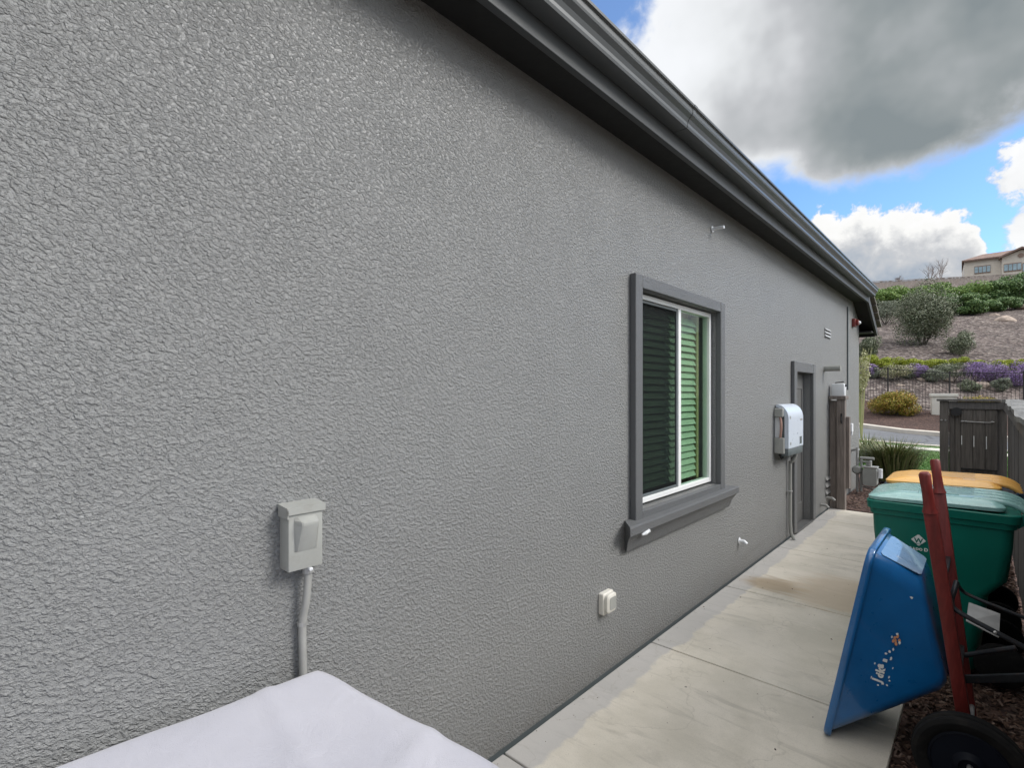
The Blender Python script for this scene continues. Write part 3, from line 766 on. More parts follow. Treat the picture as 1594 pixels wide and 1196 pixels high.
# inverter: white arched shell on a grey back with side wiring
yi0 = onx(1217,650,.08).y; zi1 = onx(1233,630,.15).z; zi0 = onx(1233,711,.15).z
ic0 = onx(1230,650,.15).y; ic1 = onx(1252.5,650,.15).y
print('inverter', yi0, ic0, ic1, zi0, zi1)
t_ = thing('inverter', (0,(ic0+ic1)/2,zi0), 'white arched wall inverter with grey base mounted just before the side door', 'inverter')
def arch(x0, x1, y0, y1, z0, z1, mat, nm, par, rad=.16):
    pr = [(x0,z0),(x1,z0)] + [(x1-rad+rad*math.cos(a), z1-rad*1.0+rad*1.0*math.sin(a)) for a in [k*math.pi/2/10 for k in range(11)]] + [(x0,z1)]
    bm = BM(); prism(bm, pr, 'y', y0, y1)
    bmesh.ops.bevel(bm, geom=[e for e in bm.edges if abs(e.verts[0].co.y-e.verts[1].co.y) < 1e-6], offset=.008, segments=2, affect='EDGES')
    return build(nm, bm, mat, par, 35)
arch(.001, .093, ic0+.006, ic1-.006, zi0+.02, zi1-.02, 'dkgrey', 'back_box', t_, .08)
IX = .135
def shell():
    n = 12; o_r, i_r = .12, .085
    ou = [(IX,zi0+.085)] + [(IX-o_r+o_r*math.cos(a), zi1-o_r*1.25+o_r*1.25*math.sin(a)) for a in [k*math.pi/2/n for k in range(n+1)]]
    inn_ = [(IX-.04,zi0+.085)] + [(IX-.04-i_r+i_r*math.cos(a), zi1-.018-o_r*1.25+.02+(i_r*1.4)*math.sin(a)) for a in [k*math.pi/2/n for k in range(n+1)]]
    bm = BM(); prism(bm, ou+inn_[::-1], 'y', ic0, ic1)
    return build('shell', bm, 'whitebr', t_, 35)
sh = shell()
bm = BM(); box(bm, (.03, ic0+.004, zi0), (.133, ic1-.004, zi0+.083), .012); build('base', bm, 'dkgrey', t_, 35)
bm = BM(); box(bm, (IX+.0005, ic1-.15, zi0+.11), (IX+.003, ic1-.07, zi0+.19), .001); build('display', bm, 'dkgrey', sh)
for a_, b_, c_, d_ in ((ic0+.06,ic0+.10,.12,.15),(ic0+.05,ic0+.09,.40,.43),(ic1-.13,ic1-.04,.37,.39)):
    bm = BM(); box(bm, (IX+.0004, a_, zi0+c_), (IX+.0014, b_, zi0+d_)); build('marking', bm, 'galv', sh)
bm = BM(); box(bm, (.001, yi0, zi0+.42), (.09, yi0+.05, zi1-.04), .01); build('connector_box', bm, 'boxgrey', t_)
bm = BM(); box(bm, (.001, yi0, zi0+.03), (.10, yi0+.05, zi0+.20), .01); build('connector_box', bm, 'boxgrey', t_)
bm = BM(); box(bm, (.001, yi0+.055, zi0+.2), (.055, ic0-.005, zi1-.09), .004); build('side_plate', bm, 'white', t_)
bm = BM(); tube(bm, [(.06,yi0+.02,zi0+.43),(.075,yi0+.005,zi0+.33),(.06,yi0+.02,zi0+.19)], .012, 8, smooth=1); build('cable', bm, 'orangewire', t_)
bm = BM(); tube(bm, [(.05,yi0+.04,zi0+.03),(.06,yi0+.06,zi0-.03),(.07,ic0+.02,zi0-.02),(.07,ic0+.04,zi0+.01)], .012, 8, smooth=1); build('cable', bm, 'black', t_)
yc = onx(1233,760,.05).y
bm = BM(); tube(bm, [(.09,yc,zi0+.01),(.085,yc,zi0-.05),(.04,yc-.01,zi0-.12),(.03,yc,.9),(.03,yc,.5),(.03,yc,.10),(.06,yc,.02),(.09,yc,-.02)], .018, 12, smooth=1)
cd = tag(build('conduit', bm, 'boxgrey', smooth=60), 'straight pale grey conduit from the white inverter down to the concrete', 'conduit')
for z in (.55, .95):
    bm = BM(); box(bm, (.001,yc-.04,z-.008), (.052,yc+.022,z+.008), .002); build('strap', bm, 'galv', cd)

# red strobe alarm
p = onx(1327, 503, .0)
t_ = thing('alarm_strobe', p, 'red alarm strobe with a clear lens high on the wall near the corner', 'alarm')
bm = BM(); box(bm, (.001,p.y-.07,p.z-.07), (.05,p.y+.07,p.z+.07), .01); build('body', bm, 'red', t_)
bm = BM(); tube(bm, [(.051,p.y,p.z),(.09,p.y,p.z)], .05, 16); build('horn', bm, 'red', t_)
bm = BM(); sphere(bm, (.085,p.y+.03,p.z), .035, 2); build('lens', bm, 'white', t_, 180)

# ================================================================== GATE POST with white jug
q = ony(1303, 790, 8.62); py_ = 8.62
xa, xb = ony(1294,700,8.66).x, ony(1312,700,8.66).x
zpt = ony(1303, 622, 8.6).z
t_ = thing('gate_post', ((xa+xb)/2,8.7,0), 'brown wooden gate post standing against the grey wall at the end of the walk', 'post')
bm = BM(); box(bm, (.004, 8.64, -.03), (.095, 8.76, zpt-.02), .004); build('ledger_board', bm, 'post', t_)
bm = BM(); box(bm, (.098, 8.60, -.03), (.20, 8.72, zpt), .004); build('post', bm, 'post', t_)
bm = BM(); box(bm, (.202, 8.66, .30), (.245, 8.76, zpt-.25), .004); build('stop_board', bm, 'post', t_)
bm = BM(); box(bm, (-.0+.004, 8.57, zpt+.001), (.215, 8.79, zpt+.05), .006); build('cap', bm, 'post', t_)
bm = BM(); box(bm, (.15,8.585,zpt-.34), (.17,8.599,zpt-.2), .003); tube(bm, [(.16,8.58,zpt-.24),(.16,8.565,zpt-.3),(.16,8.58,zpt-.34)], .008, 8); build('latch', bm, 'black', t_)
zj = zpt+.052
t_ = thing('plastic_jug', (.11,8.68,zj), 'small white plastic jug with black nozzle resting on the gate post cap', 'jug')
bm = BM()
loft(bm, [[(.11+(p[0])*k, 8.68+p[1]*k, zj+z) for p in rrect(-.085,.085,-.06,.06,.02)] for z, k in ((0,.95),(.01,1),(.15,1),(.17,.92),(.175,.8))]); build('body', bm, 'white', t_, 40)
bm = BM(); tube(bm, [(.15,8.66,zj+.13),(.21,8.66,zj+.15)], .018, 10); build('nozzle', bm, 'black', t_)
bm = BM(); tube(bm, [(.07,8.66,zj+.155),(.08,8.65,zj+.19),(.18,8.65,zj+.20)], .008, 8); build('handle', bm, 'black', t_)
# meter side box
p = onx(1322, 666, .0)
t_ = thing('wall_outlet', (0,p.y,p.z), 'tiny white sensor box on the wall just behind the gate post', 'sensor')
bm = BM(); box(bm, (.001,p.y-.06,p.z-.07), (.05,p.y+.06,p.z+.07), .008); build('body', bm, 'white', t_)
bm = BM(); tube(bm, [(.03,p.y,p.z-.07),(.03,p.y,p.z-.12)], .02, 8); build('spout', bm, 'white', t_)

# ================================================================== GAS METER
gy = 10.3; 
def g(px, py, y=gy): return ony(px or 1340, py, y)
c = g(1360, 740)
t_ = thing('gas_meter', (c.x, gy, 0), 'grey gas meter with pipes and round regulator standing by the house corner', 'gas meter')
a, b = g(1344,728), g(1366,757)
bm = BM(); loft(bm, [[(p[0], y, p[1]) for p in rrect(a.x,b.x,b.z,a.z,.04)] for y in (gy-.09,gy-.07,gy+.07,gy+.09)]); build('meter_body', bm, 'meter', t_, 35)
bm = BM(); box(bm, (a.x-.01,gy-.095,a.z+.002), (b.x+.01,gy+.09,a.z+.03), .008)
box(bm, (a.x+.08,gy-.05,a.z+.031), (b.x-.08,gy+.05,a.z+.12), .01); build('index_head', bm, 'galv', t_)
bm = BM(); z = g(1340,713).z
tube(bm, [(g(1339,0).x,gy,z),(g(1361,0).x,gy,z)], .022, 10); tube(bm, [(g(1341,0).x,gy,z-.06),(g(1357,0).x,gy,z-.06)], .016, 10)
tube(bm, [(g(1352,0).x,gy,z-.06),(g(1352,0).x,gy,a.z+.03)], .035, 10)
tube(bm, [(g(1341,0).x,gy,z),(g(1340.5,0).x,gy,.02)], .018, 10); build('pipe', bm, 'meter', t_)
bm = BM(); xr = g(1334.5,0).x; zr = g(0,732).z
tube(bm, [(xr,gy,g(0,697).z),(xr,gy,.0)], .02, 10); tube(bm, [(onx(1321,703,0).x,gy+.1,g(0,703).z),(xr+.02,gy,g(0,700).z)], .018, 10); build('pipe', bm, 'galv', t_)
bm = BM(); tube(bm, [(xr,gy-.06,zr),(xr,gy-.02,zr),(xr,gy+.03,zr)], [.05,.075,.06], 18); build('regulator', bm, 'meter', t_)
bm = BM(); xv = g(1370,0).x; tube(bm, [(xv,gy,g(0,728).z),(xv,gy,g(0,742).z)], .035, 10); tube(bm, [(xv-.06,gy,g(0,731).z),(xv+.03,gy,g(0,731).z)], .025, 10); build('valve', bm, 'white', t_)
bm = BM(); tube(bm, [(g(1341,0).x,gy,g(0,757).z),(g(1362,0).x,gy,g(0,760).z)], .015, 8); build('pipe', bm, 'galv', t_)

# ================================================================== SIDE FENCE
FXX = 1.875
t_ = thing('board_fence', (FXX,4,0), 'dark grey board fence with a weathered warped cap along the right of the walk', 'fence')
def ftop(y): return 1.40 + .018*y
bm = BM(); y = -1.0
while y < 8.75:
    w = .138; j = random.uniform(-.003,.003)
    box(bm, (FXX+.0+j, y, -.02+random.uniform(0,.02)), (FXX+.018+j, y+w, ftop(y)-.002), .0015, seg=1)
    y += w+.004
build('boards', bm, 'fence', t_)
bm = BM()
for y0 in (-1.0, 1.4, 3.8, 6.2):
    beam(bm, (FXX-.02,y0+.004,ftop(y0)-.05), (FXX-.02,y0+2.396,ftop(y0+2.4)-.05), .038, .088, Vector((0,0,1)))
    beam(bm, (FXX+.04,y0+.004,.32), (FXX+.04,y0+2.396,.32), .036, .088, Vector((0,0,1)))
build('rail', bm, 'fence', t_)
for k, y0 in enumerate((-1.0, 1.4, 3.8, 6.2)):
    bm = BM(); n = 24; rs = []
    for i in range(n+1):
        y = y0+.003 + 2.394*i/n; wv = .012*math.sin(y*3.1+k)+.006*math.sin(y*7.7+k*2)
        z = ftop(y) + .003 + wv*.7 + (.012 if (k%2) else 0); x0 = FXX-.055+wv*.5; x1 = FXX+.085+wv*.4
        rs.append([(x0,y,z+.004*math.sin(y*5)),(x1,y,z),(x1,y,z+.032),(x0,y,z+.034+.004*math.sin(y*5))])
    loft(bm, rs); build('cap_board', bm, 'fencecap', t_, 30)
for y in (1.4, 3.8, 6.2, 8.6):
    bm = BM(); box(bm, (FXX+.06,y-.045,-.03), (FXX+.149,y+.045,ftop(y)-.02), .005); build('post', bm, 'fence', t_)

# gate folded back at the end of the side yard
GY = 8.86
gx0 = ony(1463,700,GY).x; gx1 = ony(1556,700,GY).x; gz = ony(1500,625,GY).z
print('gate', gx0, gx1, gz)
gx1 = FXX-.003
t_ = thing('side_gate', ((gx0+gx1)/2,GY,0), 'dark board side gate panel with hooks and three white bars painted as light through slots beyond the bins', 'gate')
bm = BM(); box(bm, (gx0,GY-.05,-.02), (gx0+.09,GY+.04,gz), .005); build('post', bm, 'gate', t_)
bm = BM(); box(bm, (gx0+.092,GY-.045,gz-.10), (gx1,GY-.005,gz-.002), .004); box(bm, (gx0-.03,GY-.08,gz+.001), (FXX-.058,GY+.06,gz+.03), .005); build('rail', bm, 'fence', t_)
bm = BM(); box(bm, (gx0+.092,GY+.021,.03), (gx1,GY+.036,gz-.01)); build('backing', bm, 'gate', t_)
bm = BM(); x = gx0+.094
while x < gx1-.02:
    w = .055 if x < gx0+.24 else .128
    box(bm, (x,GY+.002,.02), (min(x+w,gx1),GY+.02,gz-.004), .002); x += w+.006
build('boards', bm, 'gate', t_)
px0 = ony(1496,700,GY).x; px1 = ony(1553,700,GY).x; pz0 = ony(1500,730,GY).z; pz1 = ony(1500,636,GY).z
bm = BM(); n3 = 3; w = (px1-px0)/n3
for k in range(n3): box(bm, (px0+w*k+.002,GY-.028,pz0), (px0+w*(k+1)-.002,GY-.006,pz1-.005), .003)
build('panel_boards', bm, 'gate', t_)
for k, f in enumerate((.02,.36,.70)):  # white bars stand in for daylight coming through slots
    bm = BM(); xx = px0+(px1-px0)*f; zz = pz1-.42; box(bm, (xx-.004,GY-.0305,zz-.05-.02*k), (xx+.004,GY-.0285,zz+.07)); build('slot_light_bar', bm, 'logo', t_)
bm = BM(); zz = pz1-.165; tube(bm, [(px0+.01,GY-.05,zz),(px0+.12,GY-.04,zz-.006),(px1-.08,GY-.045,zz-.01),(px1-.03,GY-.05,zz)], .006, 6)
for xx in (px0+.01, px0+.05, px1-.05): sphere(bm, (xx,GY-.045,zz), .014, 1)
build('hook_rod', bm, 'galv', t_)
bm = BM(); box(bm, (px0,GY-.034,pz0-.002), (px1,GY-.029,pz0+.012)); build('ledge', bm, 'black', t_)
bm = BM(); disc_y(bm, (ony(1489,0,GY).x,0,ony(1489,641,GY).z), .055, GY-.065, GY-.046, 16); build('round_latch', bm, 'black', t_)
for dx in (.02,.06):
    bm = BM(); sphere(bm, (gx0+dx,GY-.055,gz-.25), .014, 1); build('bolt', bm, 'galv', t_)

# ================================================================== BINS
def make_bin(base, label, lidmat, bodymat, logo=False):
    X0, Y0 = 1.095, base                 # near-left rim corner
    L, Wd = .715, .58
    t_ = thing('wheelie_bin', (X0+L/2, Y0+Wd/2, 0), label, 'bin', 'wheeled bins standing by the fence')
    def ring(z, ins, r=.05, front=0.0, back=0.0): return [(p[0], p[1], z) for p in rrect(X0+ins+front, X0+L-ins-back, Y0+ins, Y0+Wd-ins, r)]
    bm = BM()
    loft(bm, [ring(.03,.075,.07,.02,.13), ring(.06,.062,.07,.02,.12), ring(.50,.050,.07,.01,.085), ring(.60,.045,.06,.005,.012), ring(.80,.034,.055), ring(.90,.030,.055), ring(.905,.018,.055), ring(.935,.016,.055), ring(.94,.004,.05), ring(.985,.0,.05), ring(.99,.004,.05)])
    body = build('body', bm, bodymat, t_, 35)
    # vertical stiffening seams on the near side
    for xx in (X0+.09, X0+.40):
        bm = BM(); box(bm, (xx,Y0+.043,.40), (xx+.004,Y0+.060,.86), .0015); build('seam', bm, bodymat, body)
    # lid: crowned, sagging overhang at the front, hinge at the fence side
    bm = BM(); rings = []
    for z, ins, fr, r in ((.9925,.016,-.004,.05),(1.012,.014,-.006,.05),(1.022,.022,.006,.05),(1.045,.055,.06,.07),(1.050,.075,.085,.07),(1.0505,.16,.2,.05)):
        rings.append([(p[0], p[1], z + (.012*(p[0]-X0)/L)) for p in rrect(X0+ins+fr, X0+L-.05-max(ins,0), Y0+ins, Y0+Wd-ins, r)])
    loft(bm, rings); lid = build('lid', bm, lidmat, t_, 30)
    bm = BM()
    for k in range(4):
        yy = Y0+.09+k*.12; tube(bm, [(X0+L-.20,yy,1.048),(X0+L-.08,yy,1.050),(X0+L-.01,yy,1.03),(X0+L+.03,yy,.995)], .016, 8, smooth=1)
    build('lid_rib', bm, lidmat, lid, 50)
    bm = BM(); box(bm, (X0+.26,Y0+.08,1.052), (X0+.264,Y0+Wd-.10,1.060), .0015); box(bm, (X0+.27,Y0+.12,1.053), (X0+.45,Y0+.125,1.0615), .001); build('lid_seam', bm, lidmat, lid)
    bm = BM(); tube(bm, [(X0+L+.028,Y0+.06,.985),(X0+L+.028,Y0+Wd-.06,.985)], .014, 10)
    for yy in (Y0+.07, Y0+Wd-.07): beam(bm, (X0+L-.03,yy,.93), (X0+L+.03,yy,.985), .05, .02)
    build('handle', bm, bodymat, t_, 50)
    wx, wz = X0+L-.085, .125
    for yy in (Y0+.035, Y0+Wd-.085):
        bm = BM(); loft(bm, [[(wx+rr*math.cos(a*math.pi/12), y_, wz+rr*math.sin(a*math.pi/12)) for a in range(24)] for y_, rr in ((yy,.10),(yy+.01,.118),(yy+.04,.118),(yy+.05,.10))])
        build('wheel', bm, 'rubber', t_, 40)
    if logo:
        # printed emblem and name on the near side; body wall leans out, so follow its tilt
        def side(x, z): return Vector((x, Y0+.034+(.80-z)/.46*.020-.0022, z))
        p0 = ony(1430, 841, Y0+.04); cx_, cz_ = p0.x, p0.z
        bm = BM(); rr = .036
        def diamond(bm, cx_, cz_, r, d): 
            pts = [(cx_-r,cz_),(cx_-r*.1,cz_-r*.92),(cx_+r*.1,cz_-r*.92),(cx_+r,cz_),(cx_+r*.1,cz_+r*.92),(cx_-r*.1,cz_+r*.92)]
            loft(bm, [[side(*p)+Vector((0,0,0)) for p in pts], [side(*p)+Vector((0,-d,0)) for p in pts]])
        diamond(bm, cx_, cz_, rr, .0012); build('emblem', bm, 'logo', body)
        Rm = Matrix(((1,0,0),(0,0,-1),(0,1,0))).to_4x4()
        s0 = side(cx_, cz_)
        bm = text_bm('W', .040, Matrix.Translation(s0+Vector((0,-.0016,-.016))) @ Rm, .0006, 'CENTER', .0012)
        arc = [side(cx_+.030*math.cos(a), cz_-.006+.018*math.sin(a))+Vector((0,-.0018,0)) for a in [R(190+k*16) for k in range(11)]]
        tube(bm, arc, .0016, 6)
        build('emblem_letter', bm, bodymat, body)
        pt = ony(1418, 855, Y0+.04)
        bm = BM()
        x = ony(1393.5, 0, Y0+.04).x; zt = pt.z+.000
        for word in ('EL', 'DORADO', 'D'):
            for i, ch in enumerate(word):
                sz = .026 if i == 0 else .020
                g_ = text_bm(ch, sz, Matrix.Translation(side(x, zt)+Vector((0,-.0003,0))) @ Rm, .0006, 'LEFT', .0009)
                w = max(v.co.x for v in g_.verts)-x
                me_ = bpy.data.meshes.new('g'); g_.to_mesh(me_); g_.free(); bm.from_mesh(me_); bpy.data.meshes.remove(me_)
                x += w+.0012
            x += .006
        build('lettering', bm, 'logo', body)
    return t_
make_bin(3.95, 'green wheeled bin with faded teal lid and white printed emblem beside the wheelbarrow', 'binlid', 'bingreen', True)
make_bin(4.75, 'wheeled bin with a yellow lid standing behind the green bin', 'binyellow', 'bindark')

# ================================================================== WHEELBARROW
t_ = thing('wheelbarrow', (1.45,3.1,0), 'blue tray wheelbarrow stood on its nose with red wooden handles against the fence', 'wheelbarrow')
ES = Vector((.1925,0,.981)).normalized(); EN = Vector((ES.z,0,-ES.x)); EW = Vector((0,1,0)); O = Vector((1.10,3.125,.012))
def TL(s, n, w): return O + ES*s + EN*n + EW*w
def tray_ring(t, inset=0.0):
    e = t**1.15
    s0 = .0+ .41*t + inset; s1 = .935 - .055*t - inset
    hw = .295 - .085*t - inset; r = .07 + .03*t
    pts = []
    for p in rrect(s0, s1, -hw, hw, r, 6):
        dd = .18 + .17*max(0,min(1,(.88-p[0])/.41))
        hwk = p[1]*(1 - .12*(1-p[0]/.935))     # nose is a little narrower
        pts.append(TL(p[0], dd*t, hwk))
    return pts
bm = BM()
out_ = [tray_ring(t) for t in (0,.08,.2,.4,.6,.78,.9,.96)] + [tray_ring(1,.012), tray_ring(1,.05)]
rs = loft(bm, out_, cap0=False, cap1=True)
inn = [[p - EN*.004 for p in tray_ring(t,.006)] for t in (0,.2,.4,.6,.8,.95)]
ri = loft(bm, inn, cap0=False, cap1=True)
for k in range(len(rs[0])): bm.faces.new((rs[0][k], rs[0][(k+1)%len(rs[0])], ri[0][(k+1)%len(rs[0])], ri[0][k]))
tray = build('tray', bm, 'bluetray', t_, 40)
bm = BM()
base = tray_ring(0)
cen = TL(.467,0,0)
def outw(p, d, n): 
    v = p-cen; v -= EN*v.dot(EN); return p + v.normalized()*d + EN*n
loft(bm, [[outw(p,.001,.006) for p in base], [outw(p,.018,.008) for p in base], [outw(p,.024,.003) for p in base], [outw(p,.024,-.020) for p in base], [outw(p,.018,-.024) for p in base], [outw(p,.002,-.012) for p in base], [outw(p,.001,.006) for p in base]], False, False)
build('rim', bm, 'bluetray', tray, 60)
# pale panel paints sky glare on the rear wall, under an embossed ridge
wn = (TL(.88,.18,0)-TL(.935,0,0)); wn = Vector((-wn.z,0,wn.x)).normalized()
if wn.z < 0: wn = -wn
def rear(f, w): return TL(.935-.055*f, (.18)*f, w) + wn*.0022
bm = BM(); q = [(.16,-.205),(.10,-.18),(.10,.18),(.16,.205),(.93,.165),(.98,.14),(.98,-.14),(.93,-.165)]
loft(bm, [[rear(f,w) for f, w in q], [rear(f,w)+wn*.0012 for f, w in q]]); build('glare_panel', bm, 'traypale', tray)
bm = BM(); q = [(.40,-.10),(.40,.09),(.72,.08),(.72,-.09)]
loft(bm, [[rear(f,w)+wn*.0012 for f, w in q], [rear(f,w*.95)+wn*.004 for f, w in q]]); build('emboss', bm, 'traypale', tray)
# worn sticker remains on the near wall: letter fragments
def nearwall(s, n):
    """point on the near side wall, a hair in front"""
    dd = .18 + .17*max(0,min(1,(.88-s)/.41)); t = n/dd
    hw = (.295-.085*t)*(1-.12*(1-s/.935)); return TL(s, n, -hw)
sA, nA = .62, .14
c0 = nearwall(.50,.15); ux = (nearwall(.60,.15)-nearwall(.40,.15)).normalized(); uy = (nearwall(.5,.10)-nearwall(.5,.2)).normalized(); un = ux.cross(uy).normalized()
if un.y > 0: un = -un
def frag(bm, s, n, L, H, ang=0):
    c = nearwall(s, n)+un*.0022; pts = []
    k = random.randint(5,7)
    for i in range(k):
        a = 2*math.pi*i/k+random.uniform(-.3,.3); rr = random.uniform(.6,1.1)
        pts.append(c + ux*(L*rr*math.cos(a)) + uy*(H*rr*math.sin(a)))
    loft(bm, [pts, [p+un*.0006 for p in pts]])
m4 = Matrix((( ux.x, uy.x, un.x, 0),(ux.y, uy.y, un.y, 0),(ux.z, uy.z, un.z, 0),(0,0,0,1)))
pt = nearwall(.36,.135)+un*.0022
bm = BM()
pos = 0
for ch, sz in (('J',.046),('d',.036),('k',.044),('a',.040),('',0),('n',.026)):
    if ch:
        g_ = text_bm(ch, sz, Matrix.Translation(pt+ux*pos+uy*random.uniform(-.004,.004)) @ m4, .0005, 'LEFT', .0022)
        me_ = bpy.data.meshes.new('g'); g_.to_mesh(me_); g_.free(); bm.from_mesh(me_); bpy.data.meshes.remove(me_)
    pos += .023 if ch else .012
for s, n in ((.37,.10),(.36,.16),(.45,.165),(.44,.10),(.49,.15),(.505,.13),(.385,.165),(.40,.16),(.43,.12),(.47,.128),(.52,.14),(.535,.15),(.345,.13),(.41,.125)): frag(bm, s, n, random.uniform(.004,.010), random.uniform(.002,.006))
build('sticker', bm, 'logo', tray)
bm = BM()
for s, n in ((.565,.155),(.577,.150),(.59,.146),(.60,.153),(.585,.163),(.573,.142)): frag(bm, s, n, .010, .007)
build('sticker_patch', bm, 'stickorange', tray)
bm = BM()
for s, n in ((.575,.165),(.61,.150),(.59,.135)): frag(bm, s, n, .009, .005)
build('sticker_patch', bm, 'logo', tray)
bm = BM(); frag(bm, .79, .165, .007, .007); build('scrape', bm, 'logo', tray)
# handles (rails)
for (a, b) in (((1.605,2.96,.14),(1.469,2.75,1.337)), ((1.605,3.27,.14),(1.470,3.36,1.335))):
    a = Vector(a); b = Vector(b); d = (b-a)
    bm = BM()
    k = a + d*.86
    beam(bm, a, k, .048, .040, Vector((0,1,0)), .004)
    tube(bm, [k - d*.0, k + d*.02, a+d*.93, b-d*.008, b], [.029,.022,.0195,.021,.015], 14)
    build('handle', bm, 'redwood', t_, 40)
# cross bars between the rails
for z, x in ((.86,1.525),(.45,1.575)):
    bm = BM(); beam(bm, (x,2.93,z), (x,3.30,z), .02, .02, Vector((0,0,1))); build('cross_brace', bm, 'steel', t_)
# legs : steel bars running from the rails towards the fence
NY, FY = 2.875, 3.12
bm = BM(); tube(bm, [ony(1489,906,NY+.03),ony(1485,922,NY),ony(1480,936,NY),ony(1484,948,NY-.005),ony(1503,960,NY-.01),ony(1594,1008,NY-.01),ony(1640,1032,NY)], .010, 10, smooth=2); build('leg', bm, 'steel', t_, 60)
bm = BM(); tube(bm, [ony(1489,906,FY-.1),ony(1495,918,FY),ony(1508,928,FY),ony(1594,962,FY),ony(1640,980,FY)], .0075, 8, smooth=2); build('leg', bm, 'steel', t_, 60)
bm = BM(); P4 = [ony(1508,938,FY-.03),ony(1557,956,FY-.03),ony(1555,993,NY+.03),ony(1504,967,NY+.03)]; nn = (P4[1]-P4[0]).cross(P4[3]-P4[0]).normalized()*.003
loft(bm, [P4, [p+nn for p in P4]]); build('foot_plate', bm, 'galv', t_)
bm = BM(); tube(bm, [ony(1500,1021,3.2),ony(1582,1009,3.2)], .012, 8); build('leg_brace', bm, 'steel', t_, 60)
bm = BM(); beam(bm, ony(1497,1058,3.0), ony(1610,1055,3.0), .012, .034, Vector((0,0,1)), .003); build('leg_brace', bm, 'steel', t_)
for q in (ony(1481,945,NY-.014), ony(1549,985,NY-.02)):
    bm = BM(); sphere(bm, q, .007, 1); build('bolt', bm, 'galv', t_)
# wheels on one axle
wc = Vector((1.612, 0, .190)); WK = .88
bm = BM(); tube(bm, [(wc.x,2.665,wc.z),(wc.x,3.33,wc.z)], .010, 12, cap=True); tube(bm, [(wc.x,2.660,wc.z),(wc.x,2.672,wc.z)], .016, 16); build('axle', bm, 'galv', t_, 60)
for yy in (2.745,):
    bm = BM(); n = 48
    sec = [(.150,-.030),(.165,-.042),(.190,-.045),(.205,-.036),(.2085,-.020),(.2045,-.012),(.2125,-.006),(.2125,.006),(.2045,.012),(.2085,.020),(.205,.036),(.190,.045),(.165,.042),(.150,.030)]
    rings = [[(wc.x+WK*r*math.cos(2*math.pi*k/n), yy+dy, wc.z+WK*r*math.sin(2*math.pi*k/n)) for r, dy in sec] for k in range(n)]
    vs = [[bm.verts.new(p) for p in r] for r in rings]
    for i in range(n):
        a, b = vs[i], vs[(i+1)%n]
        for k in range(len(sec)): bm.faces.new((a[k], a[(k+1)%len(sec)], b[(k+1)%len(sec)], b[k]))
    wh = build('wheel', bm, 'rubber', t_, 40)
    bm = BM(); loft(bm, [[(wc.x+WK*r*math.cos(2*math.pi*k/32), yy+dy, wc.z+WK*r*math.sin(2*math.pi*k/32)) for k in range(32)] for r, dy in ((.150,-.026),(.140,-.030),(.132,-.014),(.075,-.010),(.06,-.030),(.04,-.045),(.04,.045),(.06,.03),(.075,.01),(.132,.014),(.14,.03),(.15,.026))])
    build('rim', bm, 'hub', wh, 40)

# ================================================================== COVERED FURNITURE
bm = BM()
n = 64; ztop = .785
t_ = thing('covered_table', (.45,0,0), 'low garden table under a pale lavender fabric cover against the wall', 'covered table')
